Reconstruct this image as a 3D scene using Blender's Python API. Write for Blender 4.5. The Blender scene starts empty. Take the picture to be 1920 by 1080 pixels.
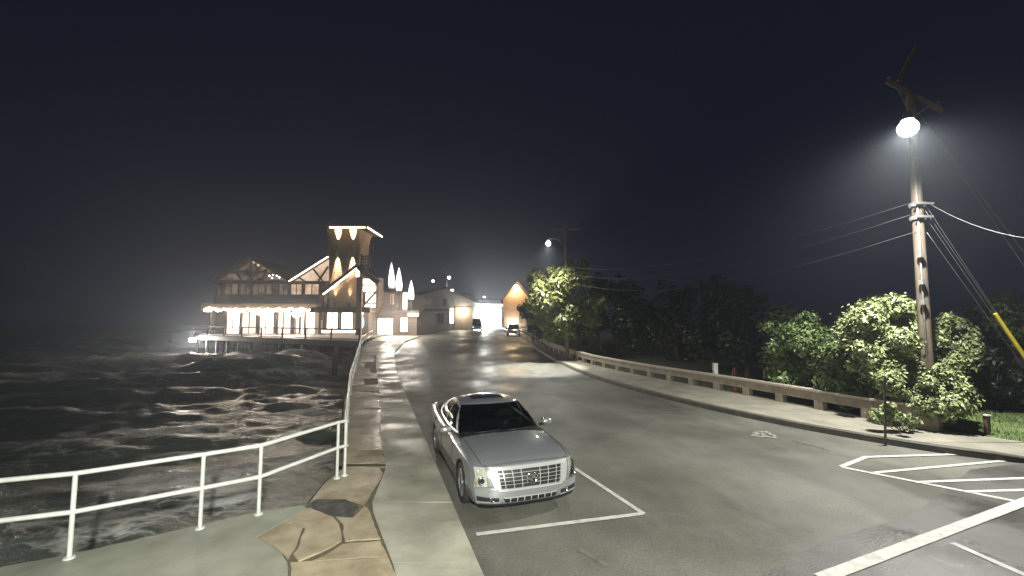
import bpy, bmesh, math, random
import numpy as np
from mathutils import Vector, Matrix
R = math.radians
rng = np.random.default_rng(7)
random.seed(7)
scn = bpy.context.scene
col = scn.collection
# ------------------------------------------------------------------ camera
H, F, PITCH = 3.2, 790.0, math.atan(60 / 790.0)
cd = bpy.data.cameras.new('camera'); cam = bpy.data.objects.new('camera', cd); col.objects.link(cam)
cam.location = (0, 0, H); cam.rotation_euler = (math.pi / 2 + PITCH, 0, 0)
cd.sensor_width = 36.0; cd.lens = 36.0 * F / 1920.0; cd.clip_start = 0.05; cd.clip_end = 3000
scn.camera = cam
# ------------------------------------------------------------------ night sky
w = bpy.data.worlds.new('World'); scn.world = w; w.use_nodes = True
wb = w.node_tree.nodes['Background']
wb.inputs['Color'].default_value = (0.25, 0.32, 1.0, 1); wb.inputs['Strength'].default_value = 0.0075
# ------------------------------------------------------------------ exposure
scn.view_settings.view_transform = 'Standard'; scn.view_settings.look = 'None'
scn.view_settings.exposure = 0.6; scn.view_settings.gamma = 1.0; scn.view_settings.use_curve_mapping = False
scn.cycles.use_denoising = True
scn.cycles.max_bounces = 6; scn.cycles.diffuse_bounces = 2; scn.cycles.glossy_bounces = 3
scn.cycles.transmission_bounces = 4; scn.cycles.transparent_max_bounces = 12; scn.cycles.volume_bounces = 0
scn.cycles.sample_clamp_indirect = 4.0; scn.cycles.sample_clamp_direct = 0.0
scn.cycles.caustics_reflective = False; scn.cycles.caustics_refractive = False

# ------------------------------------------------------------------ helpers
def at(x, y, Y):                       # the point at depth Y seen at photo pixel x, y
    u = (x - 960) / F; v = (540 - y) / F
    dy = math.cos(PITCH) - v * math.sin(PITCH); dz = math.sin(PITCH) + v * math.cos(PITCH)
    s = Y / dy
    return Vector((u * s, Y, H + dz * s))
def gnd(x, y, z=0.0):                  # the point of the level z seen at photo pixel x, y
    u = (x - 960) / F; v = (540 - y) / F
    dy = math.cos(PITCH) - v * math.sin(PITCH); dz = math.sin(PITCH) + v * math.cos(PITCH)
    s = (z - H) / dz
    return Vector((u * s, dy * s, z))
def rise(Y):                           # the street climbs gently towards the town
    t = min(1, max(0, (Y - 22) / 38.0)); return 1.2 * t * t * (3 - 2 * t)
def lerp_path(pts, Y):
    if Y <= pts[0][1]:
        a, b = pts[0], pts[1]
    else:
        for a, b in zip(pts[:-1], pts[1:]):
            if a[1] <= Y <= b[1]: break
        else: a, b = pts[-2], pts[-1]
    t = (Y - a[1]) / (b[1] - a[1]); return a[0] + (b[0] - a[0]) * t
def smooth_path(pts, n=3):
    for _ in range(n):
        q = [pts[0]]
        for a, b in zip(pts[:-1], pts[1:]):
            q.append((a[0] * .75 + b[0] * .25, a[1] * .75 + b[1] * .25)); q.append((a[0] * .25 + b[0] * .75, a[1] * .25 + b[1] * .75))
        q.append(pts[-1]); pts = q
    return pts

class MB:
    def __init__(s): s.v = []; s.f = []
    def add(s, vs, fs):
        n = len(s.v); s.v += [tuple(p) for p in vs]; s.f += [tuple(i + n for i in f) for f in fs]; return s
    def box(s, x0, x1, y0, y1, z0, z1):
        return s.add([(x0,y0,z0),(x1,y0,z0),(x1,y1,z0),(x0,y1,z0),(x0,y0,z1),(x1,y0,z1),(x1,y1,z1),(x0,y1,z1)],
                     [(3,2,1,0),(4,5,6,7),(0,1,5,4),(1,2,6,5),(2,3,7,6),(3,0,4,7)])
    def cbox(s, x0, x1, y0, y1, z0, z1, c=.02):   # box with chamfered edges
        bm = bmesh.new(); bmesh.ops.create_cube(bm, size=1)
        for v in bm.verts: v.co = Vector(((x0+x1)/2 + v.co.x*(x1-x0), (y0+y1)/2 + v.co.y*(y1-y0), (z0+z1)/2 + v.co.z*(z1-z0)))
        bmesh.ops.bevel(bm, geom=bm.edges[:], offset=c, segments=2, affect='EDGES', profile=.6)
        bm.verts.index_update(); s.add([v.co for v in bm.verts], [[v.index for v in f.verts] for f in bm.faces]); bm.free(); return s
    def bar(s, a, b, wx, wz, up=(0, 0, 1)):       # rectangular bar from a to b
        a = Vector(a); b = Vector(b); d = (b - a).normalized(); up = Vector(up)
        if abs(d.dot(up)) > .99: up = Vector((0, 1, 0))
        sx = d.cross(up).normalized() * wx / 2; sz = sx.cross(d).normalized() * wz / 2
        vs = [a - sx - sz, a + sx - sz, a + sx + sz, a - sx + sz, b - sx - sz, b + sx - sz, b + sx + sz, b - sx + sz]
        return s.add(vs, [(0,1,2,3),(7,6,5,4),(1,0,4,5),(2,1,5,6),(3,2,6,7),(0,3,7,4)])
    def tube(s, pts, r, n=8, cap=True):
        pts = [Vector(p) for p in pts]; rs = r if isinstance(r, (list, tuple)) else [r] * len(pts)
        vs = []; fs = []; ref = None
        for i, p in enumerate(pts):
            d = (pts[min(i+1, len(pts)-1)] - pts[max(i-1, 0)])
            d = d.normalized() if d.length > 1e-9 else Vector((0, 0, 1))
            if ref is None: ref = Vector((0, 0, 1)) if abs(d.z) < .9 else Vector((1, 0, 0))
            sx = d.cross(ref).normalized(); sy = d.cross(sx).normalized(); ref = -sy if False else ref
            for k in range(n):
                a = 2 * math.pi * k / n; vs.append(p + (sx * math.cos(a) + sy * math.sin(a)) * rs[i])
        for i in range(len(pts) - 1):
            for k in range(n):
                fs.append((i*n+k, i*n+(k+1) % n, (i+1)*n+(k+1) % n, (i+1)*n+k))
        if cap: fs.append(tuple(range(n))[::-1]); fs.append(tuple(range((len(pts)-1)*n, len(pts)*n)))
        return s.add(vs, fs)
    def lathe(s, prof, c=(0, 0, 0), axis='z', n=20):
        vs = []; fs = []
        for r, h in prof:
            for k in range(n):
                a = 2 * math.pi * k / n; p = (r * math.cos(a), r * math.sin(a), h)
                if axis == 'y': p = (p[0], p[2], p[1])
                elif axis == 'x': p = (p[2], p[0], p[1])
                vs.append((c[0] + p[0], c[1] + p[1], c[2] + p[2]))
        for i in range(len(prof) - 1):
            for k in range(n): fs.append((i*n+k, i*n+(k+1) % n, (i+1)*n+(k+1) % n, (i+1)*n+k))
        return s.add(vs, fs)
    def ball(s, c, r, n=12, sq=(1, 1, 1)):
        prof = [(math.sin(math.pi * i / 8) * r + 1e-4, -math.cos(math.pi * i / 8) * r) for i in range(9)]
        m = MB().lathe(prof, n=n); return s.add([(c[0]+x*sq[0], c[1]+y*sq[1], c[2]+z*sq[2]) for x, y, z in m.v], m.f)
    def prism(s, poly, z0, z1):                   # flat polygon (x, y) raised from z0 to z1
        n = len(poly); vs = [(p[0], p[1], z0) for p in poly] + [(p[0], p[1], z1) for p in poly]
        return s.add(vs, [tuple(range(n))[::-1], tuple(range(n, 2*n))] + [(i, (i+1) % n, n+(i+1) % n, n+i) for i in range(n)])
    def slab(s, poly, y0, y1):                    # upright polygon (x, z) from y0 to y1
        n = len(poly); vs = [(p[0], y0, p[1]) for p in poly] + [(p[0], y1, p[1]) for p in poly]
        return s.add(vs, [tuple(range(n)), tuple(range(n, 2*n))[::-1]] + [(i, n+i, n+(i+1) % n, (i+1) % n) for i in range(n)])
    def grid(s, P):                               # P[i][j] points
        ni, nj = len(P), len(P[0])
        return s.add([p for row in P for p in row], [(i*nj+j, i*nj+j+1, (i+1)*nj+j+1, (i+1)*nj+j) for i in range(ni-1) for j in range(nj-1)])
    def build(s, name, m, parent=None, local=False, smooth=False, fix=True, out=None):
        off = Vector((0, 0, 0)); q = parent
        while q is not None and not local: off += q.location; q = q.parent
        me = bpy.data.meshes.new(name)
        me.from_pydata([(v[0]-off.x, v[1]-off.y, v[2]-off.z) for v in s.v], [], s.f)
        if fix:
            bm = bmesh.new(); bm.from_mesh(me); bmesh.ops.recalc_face_normals(bm, faces=bm.faces[:]); bm.to_mesh(me); bm.free()
        if out is not None:                       # open sheet: make it face outwards
            nsum = Vector((0, 0, 0))
            for pg in me.polygons: nsum += pg.normal * pg.area
            if nsum.dot(Vector(out)) < 0: me.flip_normals()
        if smooth:
            me.polygons.foreach_set('use_smooth', [True] * len(me.polygons))
            if isinstance(smooth, (int, float)) and smooth > 1: me.set_sharp_from_angle(angle=R(smooth))
        me.materials.append(M[m] if isinstance(m, str) else m)
        o = bpy.data.objects.new(name, me); col.objects.link(o); o.parent = parent
        return o
def tag(o, label=None, cat=None, group=None, kind=None):
    if label: o['label'] = label
    if cat: o['category'] = cat
    if group: o['group'] = group
    if kind: o['kind'] = kind
    return o
def empty(name, loc, label=None, cat=None, group=None, rz=0):
    o = bpy.data.objects.new(name, None); col.objects.link(o); o.location = loc; o.rotation_euler.z = rz
    o.empty_display_size = .2
    return tag(o, label, cat, group)
def copy_tree(o, parent=None):
    c = o.copy(); col.objects.link(c); c.parent = parent
    for ch in o.children: copy_tree(ch, c)
    return c
def light(kind, name, loc, power, colr, parent=None, radius=.1, spot=None, blend=.5, aim=None):
    l = bpy.data.lights.new(name, kind); l.energy = power; l.color = colr; l.shadow_soft_size = radius
    if kind == 'SPOT': l.spot_size = R(spot); l.spot_blend = blend
    o = bpy.data.objects.new(name, l); col.objects.link(o)
    off = Vector((0, 0, 0)); q = parent
    while q is not None: off += q.location; q = q.parent
    o.location = Vector(loc) - off; o.parent = parent
    if aim is not None: o.rotation_euler = (Vector(aim) - Vector(loc)).to_track_quat('-Z', 'Y').to_euler()
    return o

# ------------------------------------------------------------------ materials
M = {}
def mat(name, c1, c2=None, scale=5.0, rough=.6, rough2=None, metal=0.0, bump=0.0, bscale=40.0, detail=5, spec=.5, coat=0.0, stretch=(1, 1, 1), lo=.35, hi=.65, isl=0.0, coords='Object'):
    m = bpy.data.materials.new(name); m.use_nodes = True; nt = m.node_tree; b = nt.nodes['Principled BSDF']
    b.inputs['Roughness'].default_value = rough; b.inputs['Metallic'].default_value = metal
    b.inputs['Specular IOR Level'].default_value = spec; b.inputs['Coat Weight'].default_value = coat
    tc = nt.nodes.new('ShaderNodeTexCoord'); mp = nt.nodes.new('ShaderNodeMapping'); mp.inputs['Scale'].default_value = stretch
    nt.links.new(tc.outputs[coords], mp.inputs['Vector'])
    nz = nt.nodes.new('ShaderNodeTexNoise'); nz.inputs['Scale'].default_value = scale; nz.inputs['Detail'].default_value = detail; nz.inputs['Roughness'].default_value = .62
    nt.links.new(mp.outputs['Vector'], nz.inputs['Vector'])
    cr = nt.nodes.new('ShaderNodeValToRGB'); cr.color_ramp.elements[0].position = lo; cr.color_ramp.elements[1].position = hi
    c2 = c2 or tuple(min(1, k * 1.25) for k in c1)
    cr.color_ramp.elements[0].color = (*c1, 1); cr.color_ramp.elements[1].color = (*c2, 1)
    nt.links.new(nz.outputs['Fac'], cr.inputs['Fac']); out = cr.outputs['Color']
    if isl:
        ge = nt.nodes.new('ShaderNodeNewGeometry'); mr = nt.nodes.new('ShaderNodeMapRange'); mr.inputs['To Min'].default_value = 1 - isl; mr.inputs['To Max'].default_value = 1 + isl
        nt.links.new(ge.outputs['Random Per Island'], mr.inputs['Value'])
        mx = nt.nodes.new('ShaderNodeVectorMath'); mx.operation = 'SCALE'; nt.links.new(out, mx.inputs[0]); nt.links.new(mr.outputs['Result'], mx.inputs['Scale']); out = mx.outputs['Vector']
    nt.links.new(out, b.inputs['Base Color'])
    if rough2 is not None:
        n2 = nt.nodes.new('ShaderNodeTexNoise'); n2.inputs['Scale'].default_value = scale * .6; n2.inputs['Detail'].default_value = 4
        nt.links.new(mp.outputs['Vector'], n2.inputs['Vector'])
        mr = nt.nodes.new('ShaderNodeMapRange'); mr.inputs['From Min'].default_value = .38; mr.inputs['From Max'].default_value = .62; mr.inputs['To Min'].default_value = rough; mr.inputs['To Max'].default_value = rough2
        nt.links.new(n2.outputs['Fac'], mr.inputs['Value']); nt.links.new(mr.outputs['Result'], b.inputs['Roughness'])
    if bump:
        n3 = nt.nodes.new('ShaderNodeTexNoise'); n3.inputs['Scale'].default_value = bscale; n3.inputs['Detail'].default_value = 4
        nt.links.new(mp.outputs['Vector'], n3.inputs['Vector'])
        bp = nt.nodes.new('ShaderNodeBump'); bp.inputs['Strength'].default_value = bump; bp.inputs['Distance'].default_value = .02
        nt.links.new(n3.outputs['Fac'], bp.inputs['Height']); nt.links.new(bp.outputs['Normal'], b.inputs['Normal'])
    M[name] = m; return m
def emit(name, c, strength, c2=None, scale=1.5):
    m = bpy.data.materials.new(name); m.use_nodes = True; nt = m.node_tree; b = nt.nodes['Principled BSDF']
    b.inputs['Base Color'].default_value = (.06, .055, .05, 1); b.inputs['Emission Color'].default_value = (*c, 1); b.inputs['Emission Strength'].default_value = strength
    if c2:
        tc = nt.nodes.new('ShaderNodeTexCoord'); nz = nt.nodes.new('ShaderNodeTexNoise'); nz.inputs['Scale'].default_value = scale; nz.inputs['Detail'].default_value = 3
        nt.links.new(tc.outputs['Object'], nz.inputs['Vector'])
        cr = nt.nodes.new('ShaderNodeValToRGB'); cr.color_ramp.elements[0].position = .4; cr.color_ramp.elements[1].position = .6
        cr.color_ramp.elements[0].color = (*c2, 1); cr.color_ramp.elements[1].color = (*c, 1)
        nt.links.new(nz.outputs['Fac'], cr.inputs['Fac']); nt.links.new(cr.outputs['Color'], b.inputs['Emission Color'])
    M[name] = m; return m
def glass(name, tint, refl_rough=.03, ior=1.5):
    m = bpy.data.materials.new(name); m.use_nodes = True; nt = m.node_tree; nt.nodes.remove(nt.nodes['Principled BSDF'])
    tr = nt.nodes.new('ShaderNodeBsdfTransparent'); tr.inputs['Color'].default_value = (*tint, 1)
    gl = nt.nodes.new('ShaderNodeBsdfGlossy'); gl.inputs['Roughness'].default_value = refl_rough
    fr = nt.nodes.new('ShaderNodeFresnel'); fr.inputs['IOR'].default_value = ior
    mx = nt.nodes.new('ShaderNodeMixShader'); nt.links.new(fr.outputs[0], mx.inputs[0]); nt.links.new(tr.outputs[0], mx.inputs[1]); nt.links.new(gl.outputs[0], mx.inputs[2])
    nt.links.new(mx.outputs[0], nt.nodes['Material Output'].inputs['Surface']); M[name] = m; return m

mat('concrete', (.21, .204, .16), (.40, .385, .31), scale=1.1, detail=9, rough=.32, rough2=.75, bump=.25, bscale=60)
mat('apron', (.20, .207, .166), (.34, .347, .285), scale=.9, detail=9, rough=.3, rough2=.7, bump=.2, bscale=50)
mat('brown_stone', (.235, .19, .122), (.39, .33, .225), scale=2.6, detail=9, rough=.28, rough2=.7, bump=.5, bscale=30)
mat('wet_stone', (.17, .14, .10), (.33, .28, .20), scale=1.5, rough=.2, rough2=.55, bump=.5, bscale=14)
mat('dark_dirt', (.085, .068, .046), (.15, .125, .088), scale=6, rough=.8)
mat('tar', (.035, .035, .037), (.055, .055, .055), scale=9, rough=.5, rough2=.8, bump=.5, bscale=60)
mat('seawall', (.13, .12, .095), (.22, .20, .16), scale=2, rough=.6, bump=.5, bscale=12)
mat('white_paint', (.52, .53, .51), (.64, .64, .61), scale=9, rough=.38, bump=.1, bscale=40)
mat('line_paint', (.34, .34, .31), (.52, .52, .48), scale=5, rough=.6, bump=.15, bscale=90, lo=.3, hi=.55)
mat('worn_paint', (.11, .108, .092), (.34, .34, .31), scale=11, rough=.65, lo=.42, hi=.62)
mat('faint_paint', (.085, .083, .07), (.15, .145, .12), scale=6, rough=.6)
mat('kerb_dark', (.055, .05, .042), (.10, .092, .075), scale=3, rough=.6, bump=.4)
mat('sidewalk_right', (.20, .19, .15), (.28, .262, .21), scale=1.5, rough=.45, rough2=.8, bump=.2, bscale=50)
mat('balustrade', (.21, .178, .138), (.33, .28, .22), scale=2.5, rough=.75, bump=.4, bscale=25)
mat('balustrade_cap', (.36, .32, .25), (.48, .43, .35), scale=3, rough=.7, bump=.3)
mat('earth', (.022, .024, .014), (.045, .045, .025), scale=1.5, rough=.9, bump=.5, bscale=8)
mat('lawn', (.085, .125, .038), (.15, .20, .07), scale=2, rough=.8, isl=.35)
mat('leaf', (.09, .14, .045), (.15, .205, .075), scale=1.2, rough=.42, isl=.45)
mat('leaf_pale_lit', (.19, .235, .10), (.32, .37, .17), scale=1.2, rough=.45, isl=.4)  # pale leaf, its colour lightened further to stand in for lamplight
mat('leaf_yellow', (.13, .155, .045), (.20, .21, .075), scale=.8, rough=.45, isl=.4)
mat('leaf_unlit', (.012, .02, .008), (.024, .035, .013), scale=1.0, rough=.5, isl=.4)  # night shade put into the colour: darker than natural foliage, for unlit plants
mat('bark', (.06, .045, .03), (.12, .09, .065), scale=6, rough=.85, bump=.6, bscale=20, stretch=(1, 1, .2))
mat('pole_wood', (.10, .075, .055), (.19, .145, .11), scale=5, rough=.75, bump=.5, bscale=25, stretch=(3, 3, .25))
mat('steel', (.32, .33, .33), (.45, .45, .44), scale=6, rough=.4, metal=.7)
mat('wire', (.08, .08, .08), (.14, .14, .14), scale=6, rough=.5, metal=.3)
mat('yellow_plastic', (.62, .47, .03), (.75, .58, .05), scale=5, rough=.4)
mat('dark_metal', (.05, .05, .05), (.09, .088, .08), scale=8, rough=.5, metal=.4)
mat('rust_metal', (.10, .06, .035), (.17, .11, .07), scale=9, rough=.7)
mat('timber_dark', (.05, .032, .02), (.09, .06, .04), scale=4, rough=.7, bump=.3, stretch=(.4, 1, 3))
mat('timber_red', (.13, .065, .04), (.20, .105, .065), scale=4, rough=.7, bump=.3, stretch=(.4, 1, 3))
mat('siding', (.24, .155, .095), (.34, .23, .145), scale=3, rough=.65, bump=.3, stretch=(.3, .3, 5))
mat('board_wall', (.09, .066, .05), (.14, .105, .08), scale=3, rough=.7, stretch=(.4, .4, 3))
mat('shingle', (.06, .05, .045), (.10, .085, .075), scale=8, rough=.8, bump=.5)
mat('stucco_grey', (.20, .195, .19), (.28, .27, .26), scale=2, rough=.8, bump=.3)
mat('stucco_tan', (.30, .235, .16), (.40, .32, .22), scale=2, rough=.8, bump=.3)
mat('pink_panel', (.45, .36, .31), (.55, .45, .39), scale=2, rough=.6)
mat('dark_glass', (.012, .014, .018), (.02, .022, .028), scale=2, rough=.08)
mat('white_board', (.78, .78, .76), (.85, .85, .83), scale=2, rough=.4)
mat('red_paint', (.13, .025, .02), (.18, .04, .03), scale=6, rough=.45)
mat('car_silver', (.33, .345, .36), (.36, .375, .39), scale=60, rough=.27, metal=.6, coat=.9, detail=2)
mat('car_dark', (.02, .021, .024), (.03, .03, .034), scale=30, rough=.2, coat=.5)
mat('chrome', (.78, .78, .76), (.84, .84, .82), scale=20, rough=.14, metal=1.0)
mat('satin_trim', (.62, .62, .61), (.68, .68, .67), scale=20, rough=.28, metal=.6)
mat('black_plastic', (.008, .008, .009), (.014, .014, .015), scale=20, rough=.5)
mat('tyre', (.014, .014, .014), (.026, .026, .025), scale=30, rough=.8)
mat('rim', (.42, .42, .42), (.5, .5, .5), scale=20, rough=.25, metal=.8)
mat('lamp_reflector', (.55, .56, .50), (.72, .72, .66), scale=25, rough=.25, metal=.35)
mat('interior', (.035, .035, .037), (.055, .055, .055), scale=10, rough=.7)
mat('interior_grey', (.20, .20, .19), (.26, .26, .25), scale=10, rough=.8)
mat('paper', (.6, .6, .56), (.7, .7, .66), scale=10, rough=.8)
mat('crest_red', (.07, .015, .015), (.09, .02, .02), scale=10, rough=.3)
mat('amber', (.5, .2, .02), (.6, .25, .03), scale=10, rough=.2)
glass('windscreen', (.55, .58, .60)); glass('side_glass', (.16, .16, .16)); glass('lamp_lens', (.86, .87, .85), .04, 1.35)
def globe(name, c, strength):          # frosted lamp globe: glows and lets the lamp inside shine through
    m = bpy.data.materials.new(name); m.use_nodes = True; nt = m.node_tree; nt.nodes.remove(nt.nodes['Principled BSDF'])
    e = nt.nodes.new('ShaderNodeEmission'); e.inputs['Color'].default_value = (*c, 1); e.inputs['Strength'].default_value = strength
    t = nt.nodes.new('ShaderNodeBsdfTransparent'); a = nt.nodes.new('ShaderNodeAddShader'); nt.links.new(e.outputs[0], a.inputs[0]); nt.links.new(t.outputs[0], a.inputs[1])
    nt.links.new(a.outputs[0], nt.nodes['Material Output'].inputs['Surface']); M[name] = m
globe('bulb_white', (1.0, .98, .92), 4); globe('bulb_far', (1.0, .98, .93), 5); globe('bulb_warm', (1.0, .80, .52), 14)
emit('strip_light', (1.0, .86, .66), 4.0); emit('window_white', (1.0, .93, .80), 2.6, (1.0, .84, .66), .8); emit('window_warm', (.80, .58, .40), .75, (.40, .26, .16), .7)
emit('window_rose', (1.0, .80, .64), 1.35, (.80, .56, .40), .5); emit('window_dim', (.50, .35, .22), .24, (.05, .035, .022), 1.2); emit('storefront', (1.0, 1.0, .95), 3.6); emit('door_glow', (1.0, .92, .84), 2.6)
emit('spire_light', (1.0, .97, .92), 2.2); emit('sign_blue', (.45, .66, 1.0), 1.1)

def asphalt():
    m = bpy.data.materials.new('asphalt'); m.use_nodes = True; nt = m.node_tree; b = nt.nodes['Principled BSDF']; N = nt.nodes.new; L = nt.links.new
    tc = N('ShaderNodeTexCoord')
    def noise(sc, det=5, st=(1, 1, 1), ro=.6):
        mp = N('ShaderNodeMapping'); mp.inputs['Scale'].default_value = st; L(tc.outputs['Object'], mp.inputs['Vector'])
        n = N('ShaderNodeTexNoise'); n.inputs['Scale'].default_value = sc; n.inputs['Detail'].default_value = det; n.inputs['Roughness'].default_value = ro; L(mp.outputs['Vector'], n.inputs['Vector']); return n.outputs['Fac']
    def ramp(fac, a, b2, lo, hi):
        c = N('ShaderNodeValToRGB'); c.color_ramp.elements[0].position = lo; c.color_ramp.elements[1].position = hi
        c.color_ramp.elements[0].color = (*a, 1); c.color_ramp.elements[1].color = (*b2, 1); L(fac, c.inputs['Fac']); return c.outputs['Color']
    base = ramp(noise(.55, 6), (.108, .106, .090), (.160, .156, .131), .36, .64)
    grain = ramp(noise(26, 4), (.74, .74, .74), (1.22, 1.22, 1.22), .3, .7)
    mul = N('ShaderNodeMix'); mul.data_type = 'RGBA'; mul.blend_type = 'MULTIPLY'; mul.inputs['Factor'].default_value = 1
    L(base, mul.inputs['A']); L(grain, mul.inputs['B'])
    stain = ramp(noise(.22, 5, (1, .45, 1)), (.62, .62, .62), (1, 1, 1), .36, .52)
    mul2 = N('ShaderNodeMix'); mul2.data_type = 'RGBA'; mul2.blend_type = 'MULTIPLY'; mul2.inputs['Factor'].default_value = 1
    L(mul.outputs['Result'], mul2.inputs['A']); L(stain, mul2.inputs['B'])
    L(mul2.outputs['Result'], b.inputs['Base Color'])
    mr = N('ShaderNodeMapRange'); mr.inputs['From Min'].default_value = .40; mr.inputs['From Max'].default_value = .60; mr.inputs['To Min'].default_value = .36; mr.inputs['To Max'].default_value = .68
    L(noise(.35, 5, (1, .6, 1)), mr.inputs['Value']); L(mr.outputs['Result'], b.inputs['Roughness'])
    bp = N('ShaderNodeBump'); bp.inputs['Strength'].default_value = .35; bp.inputs['Distance'].default_value = .012
    L(noise(55, 4), bp.inputs['Height']); L(bp.outputs['Normal'], b.inputs['Normal'])
    M['asphalt'] = m
asphalt()
mat('asphalt_new', (.068, .068, .065), (.105, .104, .097), scale=1.3, rough=.2, rough2=.55, bump=.35, bscale=60)

# ------------------------------------------------------------------ ground, road, pavements
LK = [(5.4, -12), (4.7, -10), (-.26, 5.1), (-3.5, 15), (-6.8, 25.1), (-10, 36), (-11.4, 45), (-11.6, 60), (-11.2, 80), (-10.7, 113), (-10, 200), (-9, 420)]
RK = [(11.0, 9.65), (9.9, 10.7), (8.2, 13), (6.8, 15.8), (5.7, 18.7), (4.2, 24), (2.2, 38), (1, 55), (-1, 80), (-4.5, 130), (-6, 200), (-6, 420)]
WL = [(11.75, 11.8), (11.1, 13.15), (9.4, 17.8), (7.2, 23.2), (5.2, 28.6), (3.3, 38), (2.2, 52), (.9, 72)]      # low wall on the right
SW = [(-3.27, 8.15), (-6.3, 16.3), (-10.2, 27.7), (-13.8, 38.5), (-15.4, 46), (-16.2, 54)]                         # sea-side edge beyond the corner
CORNER = gnd(645, 893, .12)
RB = [gnd(130, 1043, .12), gnd(373, 988, .12), gnd(482, 962, .12), CORNER]
LEFT_EDGE = [(-16, 1.8), (-10, 4.35), (-6.75, 5.36)] + [(p.x - .06, p.y + .06) for p in RB[:3]] + [tuple(gnd(574, 944, .12)[:2]), tuple(gnd(608, 901, .12)[:2]), tuple(gnd(634, 878, .12)[:2])] + [(x - .12, y) for x, y in SW[1:]]
def strip_mesh(name, left, right, ys, zoff, m, nx=2, kind='structure'):
    P = []
    for Y in ys:
        a, b = lerp_path(left, Y), lerp_path(right, Y)
        P.append([(a + (b - a) * k / (nx - 1), Y, rise(Y) + zoff) for k in range(nx)])
    o = MB().grid(P).build(name, m); return tag(o, kind=kind)
ysf = list(np.arange(-12, 62, 2.0)) + [66, 72, 80, 95, 113, 130, 160, 200, 300, 420]
# land sheet: left border follows the sea edge, then the shore behind the restaurant
LAND = [(6, -30), (2.5, -10), (-1.2, 6), (-1.6, 7)] + [(x + .5, y) for x, y in SW] + [(-17, 62), (-30, 72), (-70, 90), (-120, 200), (-300, 900)]
MB().grid([[(lerp_path(LAND, Y), Y, rise(Y) - .05), (lerp_path(LAND, Y) * .5 + 20, Y, rise(Y) - .05), (60, Y, rise(Y) - .05), (900, Y, rise(Y) - .05)] for Y in [-30, -10, 0, 4, 6, 7] + list(np.arange(9, 62, 2.0)) + [66, 72, 90, 130, 200, 500, 900]]).build('ground', 'earth')
tag(bpy.data.objects['ground'], kind='structure')
RK2 = [(60, -12), (60, 9.3), (12.3, 9.35)] + RK
P = []
for Y in list(np.arange(-12, 9.3, 1.5)) + [9.3]:
    a = lerp_path(LK, Y) - .3; P.append([(a + (60 - a) * k / 8, Y, 0) for k in range(9)])
m1 = MB().grid(P)
P = []
for Y in [9.3, 9.65, 10.7, 12] + list(np.arange(13, 62, 1.6)) + ysf[ysf.index(66):]:
    a, b = lerp_path(LK, Y) - .3, (lerp_path(RK, Y) if Y > 9.65 else 12.2) + .3
    P.append([(a + (b - a) * k / 8, Y, rise(Y)) for k in range(9)])
m1.grid(P); tag(m1.build('road', 'asphalt'), kind='structure')
# newer darker asphalt at the junction, bottom right
pp = [(1430, 1079), (1490, 1040), (1560, 1010), (1640, 985), (1700, 970), (1745, 940), (1790, 905), (1820, 880), (1920, 868)]
poly = [gnd(x, y, .004)[:2] for x, y in pp] + [(30, 9.0), (30, 1.5), tuple(gnd(1400, 1300, .004)[:2])]
tag(MB().add([(p[0], p[1], .004) for p in poly], [tuple(range(len(poly)))]).build('road_patch', 'asphalt_new'), kind='structure')
# painted lines
def paint(name, pts, wid, m='line_paint', z=.008, kind='structure'):
    a, b = Vector(pts[0]), Vector(pts[1]); d = (b - a).normalized(); n = Vector((-d.y, d.x, 0)) * wid / 2
    k = max(2, int((b - a).length / .5)); P = []
    for i in range(k + 1):
        p = a + (b - a) * i / k; j = random.uniform(.975, 1.025); P.append([(p.x - n.x*j, p.y - n.y*j, z), (p.x + n.x*j, p.y + n.y*j, z)])
    return tag(MB().grid(P).build(name, m), kind=kind)
def gl(x0, y0, x1, y1, wid=.1, **k): return paint('painted_line', (gnd(x0, y0), gnd(x1, y1)), wid, **k)
gl(1062, 868, 1207, 964, .09, z=.008); gl(893, 1003, 1205, 964, .10, z=.012)
gl(1577, 876, 1908, 941, .11, z=.008); gl(1577, 876, 1625, 857, .11, z=.012); gl(1620, 858, 1885, 850, .11, z=.016)
gl(1640, 887, 1890, 864, .10, z=.012); gl(1715, 905, 1985, 895, .10, z=.012); gl(1808, 923, 2000, 917, .10, z=.012)
gl(1540, 1086, 1990, 916, .18, z=.016); gl(1785, 1019, 1960, 1096, .10, z=.012)
gl(1205, 772, 1330, 762, .10, m='faint_paint'); gl(1085, 1030, 1140, 1062, .08, m='faint_paint')
# worn bicycle-like pavement mark in the far lane
mk = MB()
for s in [((1412, 812), (1440, 809)), ((1416, 818), (1458, 821)), ((1438, 811), (1455, 819)), ((1428, 813), (1436, 818)), ((1410, 817), (1424, 813))]:
    a, b = gnd(*s[0]), gnd(*s[1]); d = (b - a).normalized(); n = Vector((-d.y, d.x, 0)) * .06
    mk.add([(q.x, q.y, .008) for q in (a - n, a + n, b + n, b - n)], [(0, 1, 2, 3)])
tag(mk.build('painted_symbol', 'worn_paint'), kind='structure')

# a short dark crack in the old asphalt
def crack(pts, wid=.018):
    P = []; q = []
    for a, b in zip(pts[:-1], pts[1:]):
        for k in range(6): q.append(Vector(gnd(*a)).lerp(gnd(*b), k / 6) + Vector((random.uniform(-.05, .05), random.uniform(-.05, .05), 0)))
    for i, p in enumerate(q):
        d = (q[min(i+1, len(q)-1)] - q[max(0, i-1)]).normalized(); n = Vector((-d.y, d.x, 0)) * wid * random.uniform(.3, 1.0); P.append([(p.x - n.x, p.y - n.y, .005), (p.x + n.x, p.y + n.y, .005)])
    tag(MB().grid(P).build('road_crack', 'tar'), kind='structure')
crack([(1485, 826), (1510, 834), (1545, 842), (1560, 848)], .04)
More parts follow.
